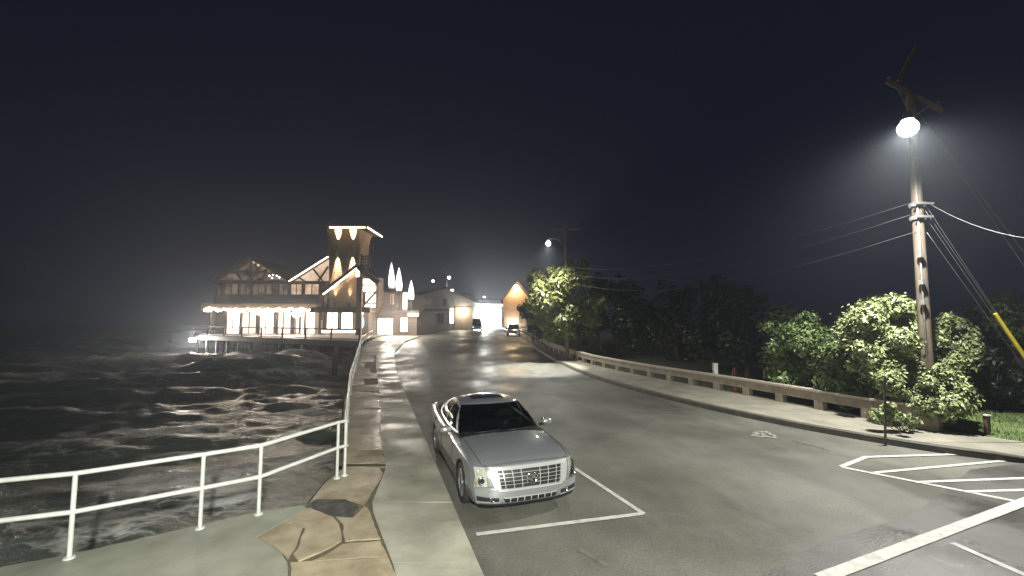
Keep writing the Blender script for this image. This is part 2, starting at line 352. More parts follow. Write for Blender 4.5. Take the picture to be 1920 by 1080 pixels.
# ---- left walkway
def px5(pts): return [tuple(gnd(480 + x * .426, 620 + y * .426, .12)[:2]) for x, y in pts]
def shrink(poly, e):
    c = Vector((sum(p[0] for p in poly) / len(poly), sum(p[1] for p in poly) / len(poly)))
    return [tuple((Vector(p) - c) * (1 - e / max(.05, (Vector(p) - c).length)) + c) for p in poly]
base = empty('sidewalk', (0, 0, 0)); tag(base, kind='structure')
# dirt bed under the flags, shows in the cracks
bed = []
for Y in list(np.arange(-10, 55, 1.0)):
    P_l = lerp_path(LEFT_EDGE[1:], Y) + .04 if Y > 4.4 else -9.5
    bed.append([(P_l, Y, rise(Y) + .088), (lerp_path(LK, Y) - .02, Y, rise(Y) + .088)])
le = [p for p in LEFT_EDGE]
bedpoly = [(p[0] + .03, p[1] - .03) for p in le[:9]] + [(lerp_path(LK, 9.2) - .03, 9.2), (lerp_path(LK, 0) - .03, 0), (lerp_path(LK, -10) - .03, -10), (-16, -10)]
mb = MB().prism(bedpoly, -.1, .107)
mb.grid([[(lerp_path(SW, Y) - .08, Y, rise(Y) + .107), (lerp_path(LK, Y) - .03, Y, rise(Y) + .107)] for Y in np.arange(9.2, 56, 1.3)])
mb.build('dirt_bed', 'dark_dirt', base)
JOINT = [(2.2, -12), (-.3, 1.5)] + [tuple(gnd(x, y, .12)[:2]) for x, y in [(746, 1080), (712, 995), (695, 948)]] + [tuple(gnd(724, 876, .12)[:2]), tuple(gnd(713, 815, .12)[:2])] + [(-5.4, 17.5), (-8.6, 27), (-12.2, 38), (-13.6, 46), (-13.9, 54)]
# fine cut rows of concrete flags
ylist = [-10, -7.5, -5, -2.6, -.4, 1.6, 3.6, 5.62, 7.4, 9.3, 11.3, 13.2, 15.2, 17.2, 19.2, 21.3, 23.4, 25.6, 28, 30.5, 33, 35.7, 38.5, 41.5, 44.5, 48, 52]
def surf(poly, Yref=None): return poly
def flag(left, right, y0, y1, m, name, parent, tilt=0, jit=.0):
    g = .004; n = 5; L_, R_ = [], []
    for k in range(n + 1):
        Y = y0 + g + (y1 - y0 - 2*g) * k / n
        L_.append((lerp_path(left, Y) + g, Y)); R_.append((lerp_path(right, Y) - g * .3, Y))
    sk = .10
    vs, fs = [], []
    for (a, b) in zip(L_, R_):
        for p in (a, b):
            yy = p[1] + (-sk if p is b else 0) * 0
            vs.append((p[0] + random.uniform(-jit, jit), yy, rise(yy) + .12 + tilt * (p[0] - a[0])))
    nb = len(vs)
    vs += [(v[0], v[1], v[2] - .16) for v in vs]
    for k in range(n):
        fs.append((2*k, 2*k+1, 2*k+3, 2*k+2)); fs.append((2*k+1, nb+2*k+1, nb+2*k+3, 2*k+3)); fs.append((nb+2*k, 2*k, 2*k+2, nb+2*k+2))
    fs.append((0, nb, nb+1, 1)); fs.append((2*n, 2*n+1, nb+2*n+1, nb+2*n))
    return MB().add(vs, fs).build(name, m, parent)
for a, b in zip(ylist[:-1], ylist[1:]): flag(JOINT, LK, a, b, 'concrete', 'slab', base, tilt=random.uniform(-.004, .004))
SWI = [(x - .07, y) for x, y in [tuple(gnd(650, 868, .12)[:2])] + SW[1:]]
ys2 = [9.35, 10.3, 11.5, 12.4, 13.9, 15.0, 16.6, 18.6, 20.2, 22.4, 24.6, 27, 30, 33.5, 37, 41, 46, 53]
for k, (a, b) in enumerate(zip(ys2[:-1], ys2[1:])): flag(SWI, JOINT, a, b, 'wet_stone' if k else 'brown_stone', 'flagstone', base, tilt=random.uniform(-.03, .03), jit=.03)
stones = [[(5, 910), (130, 845), (205, 870), (178, 955), (140, 1008), (100, 965)],
          [(130, 840), (232, 782), (335, 818), (370, 850), (378, 925), (290, 975), (190, 1015), (162, 985), (186, 960), (214, 868)],
          [(195, 1030), (295, 992), (385, 936), (548, 924), (578, 990), (290, 1008)],
          [(155, 1110), (152, 1022), (285, 1016), (583, 1000), (630, 1110)],
          [(350, 818), (430, 822), (478, 772), (496, 780), (545, 915), (390, 926), (380, 850)],
          [(235, 757), (300, 672), (370, 612), (400, 598), (545, 604), (560, 622), (550, 650), (492, 742), (474, 766), (395, 740), (265, 740)]]
def raise_poly(poly, z0, z1, name, m, parent, rag=.0):
    q = []
    for a, b in zip(poly, poly[1:] + poly[:1]):
        n = max(1, int((Vector(b) - Vector(a)).length / .12))
        for k in range(n):
            p = Vector(a).lerp(Vector(b), k / n); q.append((p.x + random.uniform(-rag, rag), p.y + random.uniform(-rag, rag)))
    return MB().prism(q, z0, z1).build(name, m, parent)
for k, s in enumerate(stones): raise_poly(shrink(px5(s), .006), .02, .120 + random.uniform(-.008, .010), 'flagstone', 'brown_stone', base, .012)
raise_poly(px5([(238, 752), (262, 738), (320, 731), (392, 740), (446, 775), (432, 806), (400, 826), (340, 818), (300, 815), (258, 785)]), .03, .1135, 'tar_patch', 'tar', base, .02)
ap = [(p[0] + .02, p[1] - .02) for p in LEFT_EDGE[1:6]] + px5([(25, 792), (205, 770), (225, 782), (125, 838), (0, 908), (100, 970), (138, 1015), (146, 1110)]) + [(-1.4, 3.5), (-.6, 1.5), (-10, 1.5)]
raise_poly(ap, .02, .122, 'slab', 'apron', base, .006)
MB().prism([(-16, 1.47), (-.5, 1.47), (2.2, -9.9), (-16, -9.9)], .02, .121).build('slab', 'apron', base)
# sea wall below the walkway edge
sw = []
full = LEFT_EDGE
top = [(x, y, rise(y) + .10) for x, y in full]
mb = MB()
outer = [[(x + .0, y, rise(y) + .10) for x, y in full], [(x - .02, y, rise(y) - .25) for x, y in full], [(x - .02, y + .02, -1.2) for x, y in full], [(x - .35, y + .1, -4) for x, y in full]]
mb.grid(outer)
tag(mb.build('sea_wall', 'seawall'), 'rough concrete sea wall dropping from the walkway edge into the water', 'wall')

# ---- right pavement
SRW = [(60, 9.55), (13.6, 9.5), (12.2, 9.45)]
rp = empty('pavement', (0, 0, 0)); tag(rp, kind='structure')
kp = [(60, 9.5), (13, 9.45), (11.9, 9.55), (11.2, 9.75)] + [(x + .02, y) for x, y in RK[1:]]
seg = [p for p in kp]
# smooth kerb, top and face
KP = smooth_path(seg, 2); kerbm = MB()
Pk = []
for i, p in enumerate(KP):
    a = Vector(KP[max(0, i-1)]); b = Vector(KP[min(len(KP)-1, i+1)]); d = (b - a).normalized(); n = Vector((d.y, -d.x)) * 1
    if n.y < 0 and p[1] < 9.8: n = -n
    if n.x < 0 and p[1] >= 9.8: n = -n
    hk = .17 if p[0] < 11 else .17 * max(.12, 1 - (p[0] - 11) / 2.0)
    zz = rise(p[1]); Pk.append([(p[0], p[1], zz - .05), (p[0] + n.x*.015, p[1] + n.y*.015, zz + hk - .02), (p[0] + n.x*.035, p[1] + n.y*.035, zz + hk), (p[0] + n.x*.17, p[1] + n.y*.17, zz + hk + .002)])
kerbm.grid(Pk); kerbm.build('kerb', 'kerb_dark', rp)
WLX = [(13.0, 10.6)] + WL + [(.2, 90), (-3, 130), (-5, 200)]
ys3 = list(np.arange(10.75, 40, 1.55)) + [43, 47, 52, 60, 72, 90]
RKI = [(x + .17, y) for x, y in RK]
WLI = [(13.6, 9.6), (13.0, 10.5), (11.9, 11.5)] + WL
for a, b in zip(ys3[:-1], ys3[1:]):
    g = .006; vs = []
    for Y in (a + g, b - g):
        for X in (lerp_path(RKI, Y) + .005, lerp_path(WLI, Y) + .1): vs.append((X, Y, rise(Y) + .165))
    vs += [(v[0], v[1], v[2] - .2) for v in vs]
    MB().add(vs, [(0, 1, 3, 2), (0, 4, 5, 1), (2, 3, 7, 6), (0, 2, 6, 4), (1, 5, 7, 3)]).build('slab', 'sidewalk_right', rp)
MB().add([(11.0, 10.74, .165), (11.05, 9.95, .16), (11.6, 9.72, .12), (12.4, 9.63, .05), (13.4, 9.62, .025), (22, 9.66, .02), (60, 9.7, .02), (60, 10.3, .06), (15, 10.35, .08), (13.3, 10.75, .15), (10.05, 10.74, .165)], [tuple(range(10)), (0, 10, 1)]).build('slab', 'sidewalk_right', rp)
# lawn beyond the end of the low wall
lw = MB(); Pg = [[(x, y, .06 + .10 * min(1, (y - 10.3) / 2) + .05 * math.sin(x * 1.3 + y)) for x in np.linspace(12.6 if y < 11.9 else 12.4, 40, 24)] for y in np.linspace(10.32, 14.2, 8)]
lawn_o = tag(lw.grid(Pg).build('lawn', 'lawn'), kind='structure')
nb = 9000; bx = rng.uniform(12.7, 22, nb); by = 10.4 + rng.random(nb) ** 1.3 * 3.7; hh = rng.uniform(.05, .13, nb); an = rng.uniform(0, 6.28, nb)
bz = .06 + .10 * np.minimum(1, (by - 10.3) / 2) + .05 * np.sin(bx * 1.3 + by) - .01
V = np.empty((nb, 3, 3)); V[:, 0] = np.stack([bx - .012*np.cos(an), by - .012*np.sin(an), bz], 1); V[:, 1] = np.stack([bx + .012*np.cos(an), by + .012*np.sin(an), bz], 1)
V[:, 2] = np.stack([bx + rng.normal(0, .04, nb), by + rng.normal(0, .04, nb), bz + hh], 1)
gm = MB(); gm.v = [tuple(p) for p in V.reshape(-1, 3)]; gm.f = [(3*i, 3*i+1, 3*i+2) for i in range(nb)]
tag(gm.build('grass', 'lawn', fix=False), 'short green grass on the lawn at the end of the low wall', 'grass', kind='stuff')
HAZE = 0.0014
# ------------------------------------------------------------------ the sea
def sea():
    na, nr = 300, 380
    ang = np.linspace(R(-96), R(14), na); rad = 3.2 * (420 / 3.2) ** np.linspace(0, 1, nr)
    A, Rr = np.meshgrid(ang, rad); X = np.sin(A) * Rr; Y = np.cos(A) * Rr
    Z = np.full_like(X, -1.15)
    wr = np.random.default_rng(3)
    fade = np.clip((Rr - 10) / 36, .16, 1)
    for k in range(34):
        lam = [17, 13, 10.5][k] if k < 3 else wr.uniform(1.4, 6.5); th = R(98) + wr.normal(0, .28)          # the swell runs in towards the wall
        amp = [.24, .16, .12][k] if k < 3 else .0115 * lam ** .85
        ph = (X * math.cos(th) + Y * math.sin(th) * .9) * 2 * math.pi / lam + wr.uniform(0, 6.28)
        s = .5 + .5 * np.sin(ph + .35 * np.sin(ph * .5 + Y * .05)); Z += amp * (2 * s ** 1.6 - .9) * fade
    for k in range(60):                                   # cross chop
        lam = wr.uniform(.55, 2.6); th = R(95) + wr.normal(0, .55); ph = (X * math.cos(th) + Y * math.sin(th)) * 2 * math.pi / lam + wr.uniform(0, 6.28) + .8 * np.sin(X * wr.uniform(.1, .4) + Y * wr.uniform(.1, .4))
        s = .5 + .5 * np.sin(ph); Z += .0085 * lam * (2 * s ** 1.5 - .95) * np.clip((Rr - 5) / 30, .22, 1) * np.clip(2 - Rr / 60, 0, 1)
    foam = np.zeros_like(X)
    def crest(px, py, z, rx, ry, h, f, tilt=0):
        nonlocal Z, foam
        p = gnd(px, py, z); dx, dy = X - p.x, Y - p.y; c, s = math.cos(tilt), math.sin(tilt); u, v = dx*c + dy*s, -dx*s + dy*c
        g = np.exp(-(u / rx) ** 2 - (v / ry) ** 2); Z += h * g; foam = np.maximum(foam, f * np.exp(-(u / (rx*1.05)) ** 2 - (v / (ry*1.1)) ** 2))
    crest(552, 678, -.6, 4.6, 1.7, 1.7, 1.3, -.15)       # breaking crest in front of the restaurant
    crest(455, 684, -.6, 7, 2.0, 1.9, .5, .05)
    crest(360, 640, .0, 12, 3.0, 1.3, .95, .05)          # white line by the old jetty
    crest(250, 655, .0, 12, 4, .8, .1, .05)
    crest(505, 700, -.9, 5.0, 1.6, .2, .5, .2); crest(500, 735, -.9, 3.6, .9, .1, .55, .2); crest(520, 770, -.9, 3.2, .8, .1, .5, .2)
    crest(330, 800, -1, 2.6, 1.5, .1, .62, .1); crest(330, 890, -1, 1.9, 1.5, .1, .72, .4); crest(440, 870, -1, 1.8, 1.4, .05, .70, .4)
    crest(410, 920, -1, 1.4, 1.0, .05, .74, .3); crest(270, 960, -1, 1.0, .8, .05, .62, .3); crest(230, 810, -1, 2.0, .9, .1, .45, 0); crest(590, 840, -1, 1.2, 1.0, .05, .55, .3)
    crest(625, 655, -.5, 5, 4, .3, .45, 0); crest(610, 720, -.8, 2.6, 3, .1, .2, 0)
    # keep the water below the walkway and the deck
    edge = np.interp(Y, [p[1] for p in LEFT_EDGE], [p[0] for p in LEFT_EDGE])
    near = np.clip((edge - X) / 2.0, 0, 1); cap = np.where(Y < 60, -.35 + .9 * near, .9)
    Z = np.where(Z > cap, cap + (Z - cap) * .12, Z)
    inland = np.clip((X - edge) / 1.5, 0, 1) * (Y < 58); Z -= inland * 1.6
    foam = np.maximum(foam, .6 * np.exp(-np.abs(edge - X) / .45) * (Y < 56))
    foam = np.maximum(foam, np.clip((Z + .05) / .9, 0, .6) * np.clip((Rr - 20) / 20, 0, 1))
    foam = np.maximum(foam, np.clip(.30 - (Rr - 8) / 150, .12, .30))
    me = bpy.data.meshes.new('sea'); n = na * nr
    me.vertices.add(n); me.vertices.foreach_set('co', np.stack([X, Y, Z], -1).reshape(-1).astype(np.float32))
    idx = np.arange(n).reshape(nr, na); q = np.stack([idx[:-1, :-1], idx[1:, :-1], idx[1:, 1:], idx[:-1, 1:]], -1).reshape(-1, 4)[:, ::-1]
    me.loops.add(q.size); me.loops.foreach_set('vertex_index', q.reshape(-1).astype(np.int32)); me.polygons.add(len(q))
    me.polygons.foreach_set('loop_start', np.arange(0, q.size, 4, dtype=np.int32)); me.polygons.foreach_set('use_smooth', [True] * len(q))
    at_ = me.attributes.new('foam', 'FLOAT', 'POINT'); at_.data.foreach_set('value', foam.reshape(-1).astype(np.float32))
    me.update(); me.validate()
    m = bpy.data.materials.new('sea_water'); m.use_nodes = True; nt = m.node_tree; b = nt.nodes['Principled BSDF']; N = nt.nodes.new; L = nt.links.new
    tc = N('ShaderNodeTexCoord')
    def nz(sc, st=(1, 1, 1), det=6, dist=0.0, ro=.62):
        mp = N('ShaderNodeMapping'); mp.inputs['Scale'].default_value = st; mp.inputs['Rotation'].default_value = (0, 0, R(12)); L(tc.outputs['Object'], mp.inputs['Vector'])
        x = N('ShaderNodeTexNoise'); x.inputs['Scale'].default_value = sc; x.inputs['Detail'].default_value = det; x.inputs['Distortion'].default_value = dist; x.inputs['Roughness'].default_value = ro; L(mp.outputs['Vector'], x.inputs['Vector']); return x.outputs['Fac']
    def mth(op, a, c):
        x = N('ShaderNodeMath'); x.operation = op
        for i, q_ in enumerate((a, c)):
            if isinstance(q_, (int, float)): x.inputs[i].default_value = q_
            else: L(q_, x.inputs[i])
        return x.outputs[0]
    fa = N('ShaderNodeAttribute'); fa.attribute_name = 'foam'
    def lace(sc, warp, wamt):
        wn = N('ShaderNodeTexNoise'); wn.inputs['Scale'].default_value = warp; wn.inputs['Detail'].default_value = 5; L(tc.outputs['Object'], wn.inputs['Vector'])
        ws = N('ShaderNodeVectorMath'); ws.operation = 'SCALE'; ws.inputs['Scale'].default_value = wamt; L(wn.outputs['Color'], ws.inputs[0])
        wa = N('ShaderNodeVectorMath'); wa.operation = 'ADD'; L(tc.outputs['Object'], wa.inputs[0]); L(ws.outputs[0], wa.inputs[1])
        mp = N('ShaderNodeMapping'); mp.inputs['Scale'].default_value = (.5, 1.25, .2); mp.inputs['Rotation'].default_value = (0, 0, R(-15)); L(wa.outputs[0], mp.inputs['Vector'])
        vo = N('ShaderNodeTexVoronoi'); vo.feature = 'DISTANCE_TO_EDGE'; vo.inputs['Scale'].default_value = sc; L(mp.outputs['Vector'], vo.inputs['Vector']); return vo.outputs['Distance']
    l1 = mth('SUBTRACT', 1.0, mth('MULTIPLY', lace(1.15, .9, 1.6), 4.5)); l2 = mth('SUBTRACT', 1.0, mth('MULTIPLY', lace(3.2, 2.2, .7), 4.0))
    web = mth('MAXIMUM', mth('MULTIPLY', l1, 1.0), mth('MULTIPLY', l2, .75))
    patch = nz(.55, (.5, 1.5, 1), 7)
    v = mth('ADD', mth('MULTIPLY', web, .62), mth('MULTIPLY', patch, 1.5))
    v = mth('ADD', v, mth('SUBTRACT', mth('MULTIPLY', fa.outputs['Fac'], 1.15), 1.48))
    mr = N('ShaderNodeMapRange'); mr.inputs['From Min'].default_value = .0; mr.inputs['From Max'].default_value = .50; L(v, mr.inputs['Value']); foamf = mr.outputs['Result']
    mx = N('ShaderNodeMix'); mx.data_type = 'RGBA'; mx.inputs['A'].default_value = (.125, .138, .118, 1); mx.inputs['B'].default_value = (.72, .72, .67, 1); L(foamf, mx.inputs['Factor']); L(mx.outputs['Result'], b.inputs['Base Color'])
    m2 = N('ShaderNodeMapRange'); m2.inputs['To Min'].default_value = .42; m2.inputs['To Max'].default_value = .85; L(foamf, m2.inputs['Value']); L(m2.outputs['Result'], b.inputs['Roughness'])
    bp = N('ShaderNodeBump'); bp.inputs['Strength'].default_value = .6; bp.inputs['Distance'].default_value = .25; L(nz(2.6, (1, 1.3, 1), 10, .4, .7), bp.inputs['Height']); L(bp.outputs['Normal'], b.inputs['Normal'])
    me.materials.append(m); o = bpy.data.objects.new('sea', me); col.objects.link(o); tag(o, kind='structure')
sea()
# spray thrown up against the wall, bottom left
sp = MB(); sr = np.random.default_rng(5); c0 = at(20, 1040, 6.1)
for k in range(3000):
    t = sr.random() ** .7; p = (c0.x + sr.normal(0, .10 + .08 * t), c0.y + sr.normal(0, .15 + .15*t), -.9 + t * 1.75 + sr.normal(0, .06)); r = sr.uniform(.0005, .0011) * (1.3 - .6 * t)
    l = r * sr.uniform(3, 12)
    sp.add([(p[0]-r, p[1], p[2]), (p[0], p[1]-r, p[2]), (p[0]+r, p[1], p[2]), (p[0], p[1]+r, p[2]), (p[0], p[1], p[2]+l), (p[0], p[1], p[2]-l)], [(0,1,4),(1,2,4),(2,3,4),(3,0,4),(1,0,5),(2,1,5),(3,2,5),(0,3,5)])
mat('spray', (.35, .36, .35), (.45, .45, .44), rough=.4)
tag(sp.build('sea_spray', 'spray', fix=False), 'white spray thrown up against the sea wall behind the railing', 'spray', kind='stuff')

# ------------------------------------------------------------------ pipe railings
def railing(pts, label, r=.032, hts=(1.07, .58), posts=None, end=True):
    root = empty('pipe_railing', (pts[0][0], pts[0][1], pts[0][2]), label, 'railing')
    for hz in hts:
        path = [Vector(p) + Vector((0, 0, hz)) for p in pts]
        if end and hz == hts[0]: pass
        MB().tube(path, r, 10).build('rail', 'white_paint', root, smooth=50)
    for p in (posts or pts):
        MB().tube([Vector(p) + Vector((0, 0, -.04)), Vector(p) + Vector((0, 0, hts[0] - .01))], r * .88, 10).build('post', 'white_paint', root, smooth=50)
        MB().lathe([(.001, .018), (.055, .018), (.065, .0), (.065, -.02)], (p[0], p[1], p[2] + .004), n=12).build('base_flange', 'white_paint', root)
    return root
p1 = [Vector((-9.9, 4.3, .12)), Vector((-8.4, 4.85, .12)), Vector((-7.0, 5.25, .12))] + [Vector((p.x + .05, p.y - .05, .12)) for p in RB[:3]] + [Vector((CORNER.x - .10, CORNER.y - .1, .12))]; rail_end = [Vector((CORNER.x - .03, CORNER.y - .02, .12)), Vector((CORNER.x, CORNER.y + .05, .12))]
railing(p1 + rail_end, 'near white pipe railing with two rails crossing the lower left foreground', posts=p1)
q = [Vector((CORNER.x, CORNER.y + .05, .12))]; Y = CORNER.y
swr = [(x + .12, y) for x, y in SW]
ptsY = [CORNER.y + .05] + list(np.arange(10.6, 47, 2.4))
p2 = [Vector((lerp_path(swr, y), y, rise(y) + .12)) for y in ptsY]
railing(p2, 'long white pipe railing running away along the sea-side walkway to the restaurant')

# ------------------------------------------------------------------ low balustrade wall on the right
bal = empty('balustrade_wall', (WL[0][0], WL[0][1], .16), 'low tan concrete balustrade wall with openings along the right pavement', 'wall')
def wz(Y): return rise(Y) + .15
def wp(Y): return Vector((lerp_path(WL, Y), Y, wz(Y)))
MB().bar(wp(11.8) + Vector((0, 0, .28)), wp(13.2) + Vector((0, 0, .28)), .26, .62).build('end_panel', 'balustrade', bal)
Yc = 13.2; k = 0
post = MB()
while Yc < 71:
    step = 1.35 if Yc < 40 else 2.4; a, b = wp(Yc), wp(min(Yc + step, 71.5)); d = (b - a).normalized()
    MB().bar(a + Vector((0, 0, .445)), b + Vector((0, 0, .445)), .24, .29).build('beam', 'balustrade', bal)
    MB().bar(a + Vector((0, 0, .155)) - d * .02, a + d * .26 + Vector((0, 0, .155)), .25, .31).build('post', 'balustrade', bal)
    MB().bar(a + Vector((0, 0, .0)) + d*.26, b + Vector((0, 0, .0)), .22, .08).build('plinth', 'balustrade', bal)
    MB().bar(a + Vector((0, 0, .625)), b + Vector((0, 0, .625)), .31, .07).build('coping', 'balustrade_cap', bal)
    Yc += step; k += 1
MB().bar(wp(11.74) + Vector((0, 0, .625)), wp(13.2) + Vector((0, 0, .625)), .31, .07).build('coping', 'balustrade_cap', bal)

# ------------------------------------------------------------------ utility poles, street lamps, wires
def lamp_head(root, c, aim, m='bulb_white', r=.17):
    c = Vector(c)
    MB().lathe([(.03, .40), (.08, .37), (.10, .26), (.13, .2), (.15, .17), (.14, .16), (.001, .17)], c, n=16).build('lamp_shade', 'steel', root, smooth=40)
    MB().ball(c + Vector((0, 0, -.06)), r, 16, (1, 1, 1)).build('lamp_bulb', m, root, smooth=True)
B = Vector((12.25, 12.6, .1)); T = at(1707, 178, 12.55)
up = empty('utility_pole', B, 'tall wooden utility pole carrying the big lit lamp behind the pale shrub', 'utility pole')
MB().tube([B - Vector((0, 0, .3)), B.lerp(T, .33), B.lerp(T, .66), T], [.16, .15, .135, .12], 16).build('pole', 'pole_wood', up, smooth=40)
MB().tube([B + Vector((-.13, -.15, .4)), B.lerp(T, .35) + Vector((-.13, -.14, 0)), B.lerp(T, .8) + Vector((-.12, -.12, 0))], .028, 8).build('conduit', 'steel', up, smooth=True)
for f in (.42, .50, .36): MB().box(*(lambda p: (p.x - .22, p.x - .10, p.y - .26, p.y - .12, p.z - .07, p.z + .07))(B.lerp(T, f))).build('junction_box', 'steel', up)
LP = at(1702, 236, 11.0)
MB().tube([B.lerp(T, .855), B.lerp(T, .90).lerp(LP + Vector((0, 0, .35)), .5) + Vector((0, 0, .12)), LP + Vector((0, 0, .27))], .03, 8).build('lamp_arm', 'steel', up, smooth=True)
MB().tube([B.lerp(T, .845) + Vector((-.05, -.15, 0)), B.lerp(T, .83) + Vector((-.28, -.15, 0)), B.lerp(T, .80) + Vector((-.30, -.15, 0)), B.lerp(T, .785) + Vector((-.1, -.15, 0))], .012, 6).build('drip_loop', 'wire', up, smooth=True)
lamp_head(up, LP, None, r=.23)
light('SPOT', 'street_lamp_light', LP + Vector((0, 0, -.06)), 5600, (1.0, .99, .92), up, .14, 146, 1.0, LP + Vector((-.6, -.6, -8)))
ca, cb = at(1663, 152, 12.9), at(1768, 208, 12.1)
MB().bar(ca, cb, .10, .12).build('crossarm', 'pole_wood', up)
for f in (.06, .35, .93):
    c = ca.lerp(cb, f); MB().lathe([(.03, .05), (.05, .10), (.035, .14), (.055, .18), (.03, .24), (.001, .25)], c, n=10).build('insulator', 'steel', up, smooth=True)
MB().bar(at(1683, 152, 12.7), at(1719, 86, 12.7), .09, .11, up=(0, 1, 0)).build('riser_arm', 'pole_wood', up)
MB().bar(T - Vector((0, 0, .75)), ca.lerp(cb, .2), .04, .04).build('brace', 'steel', up); MB().bar(T - Vector((0, 0, .75)), ca.lerp(cb, .8), .04, .04).build('brace', 'steel', up)
for z_, w_ in ((.655, .30), (.615, .26)):
    c = B.lerp(T, z_); MB().lathe([(.19, -.05), (.20, -.05), (.20, .05), (.19, .05)], c, n=16).build('band', 'steel', up); MB().bar(c + Vector((-w_, -.2, .0)), c + Vector((w_, -.2, .0)), .05, .06).build('bracket', 'steel', up)
# second pole further down the street
def far_pole(px, Y, ytop, lx, ly, power, label, bulb, ground, arm_z=0, colr=(1.0, .98, .90), spot=None, lampY=None):
    t = at(px, ytop, Y); b = Vector((t.x, Y, ground)); root = empty('utility_pole', b, label, 'utility pole')
    MB().tube([b - Vector((0, 0, .3)), t], [.16, .12], 12).build('pole', 'pole_wood', root, smooth=40)
    l = at(lx, ly, lampY or Y - 1.5); MB().tube([Vector((t.x, Y, l.z + .1)), l.lerp(Vector((t.x, Y, l.z)), .5) + Vector((0, 0, .5)), l + Vector((0, 0, .3))], .035, 8).build('lamp_arm', 'steel', root, smooth=True)
    lamp_head(root, l, None, bulb, .17 if Y < 50 else .3)
    if spot: light('SPOT', 'street_lamp_light', l + Vector((0, 0, -.4)), power, colr, root, .12, spot, .25, l + Vector((-.4, -1.2, -9)))
    else: light('SPOT', 'street_lamp_light', l + Vector((0, 0, -.08)), power, colr, root, .12, 146, 1.0, l + Vector((0, 0, -9)))
    if Y < 50: light('SPOT', 'street_lamp_beam', l + Vector((0, 0, -.08)), power * 2.6, colr, root, .2, 46, .45, Vector((l.x - .9, l.y - 1.6, .3)))
    MB().bar(Vector((t.x - 1.1, Y, t.z - .4)), Vector((t.x + 1.1, Y, t.z - .4)), .1, .12).build('crossarm', 'pole_wood', root)
    return root, t, l
r2, t2, l2 = far_pole(1061, 31.5, 420, 1028, 455, 2600, 'slim utility pole with lit lamp rising out of the middle tree', 'bulb_far', .3, lampY=29.0)
far_pole(838, 92, 508, 842, 520, 900, 'far utility pole with small lit lamp above the left town roofs', 'bulb_far', 1.2)
# wires: pole to pole
def sag(a, b, s, n=14): return [a.lerp(b, i / n) + Vector((0, 0, -4 * s * (i / n) * (1 - i / n))) for i in range(n + 1)]
def wire(name, a, b, s, r, label, m='wire', group=None, extra=None):
    o = empty(name, a, label, 'cable', group); MB().tube(sag(a, b, s), r, 6).build('strand', m, o, smooth=True); return o
PB = lambda f: B.lerp(T, f) + Vector((-.1, -.18, 0))
for i, (f, z) in enumerate([(.665, 7.2), (.63, 6.7), (.575, 6.1)]):
    wire('overhead_cable', PB(f), Vector((t2.x, t2.y, z)), .9 + .15 * i, .0055, ['topmost', 'middle', 'lowest'][i] + ' of the three thin cables running left from the big lamp pole')
PR = lambda f: B.lerp(T, f) + Vector((.14, -.1, 0))
an = Vector((16.3, 12.5, .05))
for i, (f, dx) in enumerate([(.655, 0), (.635, .05), (.615, -.06), (.57, -.16)]):
    e = an + Vector((dx, 0, .02)); o = wire('guy_wire', PR(f), e, .02, .008, ['uppermost', 'second', 'third', 'lowest'][i] + ' guy wire slanting from the big pole to the yellow guard', group=None)
g0, g1 = PR(.635).lerp(an, .48), PR(.635).lerp(an, .995)
tag(MB().tube([g0, g0.lerp(g1, .5), g1], [.045, .055, .06], 10).build('guy_guard', 'yellow_plastic', smooth=40), 'bright yellow plastic guard sleeve on the guy wires at the right edge', 'guard')
top_r = at(1762, 262, 12.6)
for i in range(2):
    a = top_r + Vector((i * .05, i * .1, -i * .05)); e = Vector((17.9 + i * .2, 12.3 - i * .3, .05))
    wire('guy_wire', a.lerp(Vector((T.x + .1, T.y, T.z - .4)), 1.0), e, .03, .008, ['left', 'right'][i] + ' strand of the paired steep wires from the pole top to the right edge')
wire('drop_cable', B.lerp(T, .665) + Vector((.15, -.1, 0)), at(2150, 440, 8.0), .55, .007, 'pale sagging cable leaving the big pole towards the right edge')

# ------------------------------------------------------------------ foliage
def leaves(name, parent, clumps, n, size, m, seed, squash=.95, droop=.2):
    r = np.random.default_rng(seed); cl = np.array(clumps, dtype=float); wgt = cl[:, 3] ** 2; ci = r.choice(len(cl), n, p=wgt / wgt.sum())
    d = r.normal(size=(n, 3)); d /= np.linalg.norm(d, axis=1)[:, None]
    rr = (.45 + .62 * r.random(n) ** .5) * (1 + .24 * r.normal(size=n)); C = cl[ci, :3] + d * (cl[ci, 3] * rr)[:, None] * np.array([1, 1, squash])
    nrm = d + r.normal(0, .55, (n, 3)) + np.array([0, 0, .45]); nrm /= np.linalg.norm(nrm, axis=1)[:, None]
    t = r.normal(size=(n, 3)); t[:, 2] -= droop; t -= nrm * (t * nrm).sum(1)[:, None]; t /= np.linalg.norm(t, axis=1)[:, None]; b = np.cross(nrm, t)
    s = size * r.uniform(.45, 1.5, n)[:, None]; V = np.empty((n, 5, 3))
    V[:, 0] = C - t * s; V[:, 1] = C - t * s * .1 + b * s * .42 + nrm * s * .08; V[:, 2] = C + t * s * .9 - nrm * s * .1; V[:, 3] = C - t * s * .1 - b * s * .42 + nrm * s * .08; V[:, 4] = C
    off = Vector((0, 0, 0)); q = parent
    while q is not None: off += q.location; q = q.parent
    V -= np.array(off)[None, None]
    me = bpy.data.meshes.new(name); me.vertices.add(n * 4); me.vertices.foreach_set('co', V[:, :4].reshape(-1).astype(np.float32))
    me.loops.add(n * 4); me.loops.foreach_set('vertex_index', np.arange(n * 4, dtype=np.int32)); me.polygons.add(n); me.polygons.foreach_set('loop_start', np.arange(0, n * 4, 4, dtype=np.int32))
    me.update(); me.validate(); me.materials.append(M[m]); o = bpy.data.objects.new(name, me); col.objects.link(o); o.parent = parent; return o
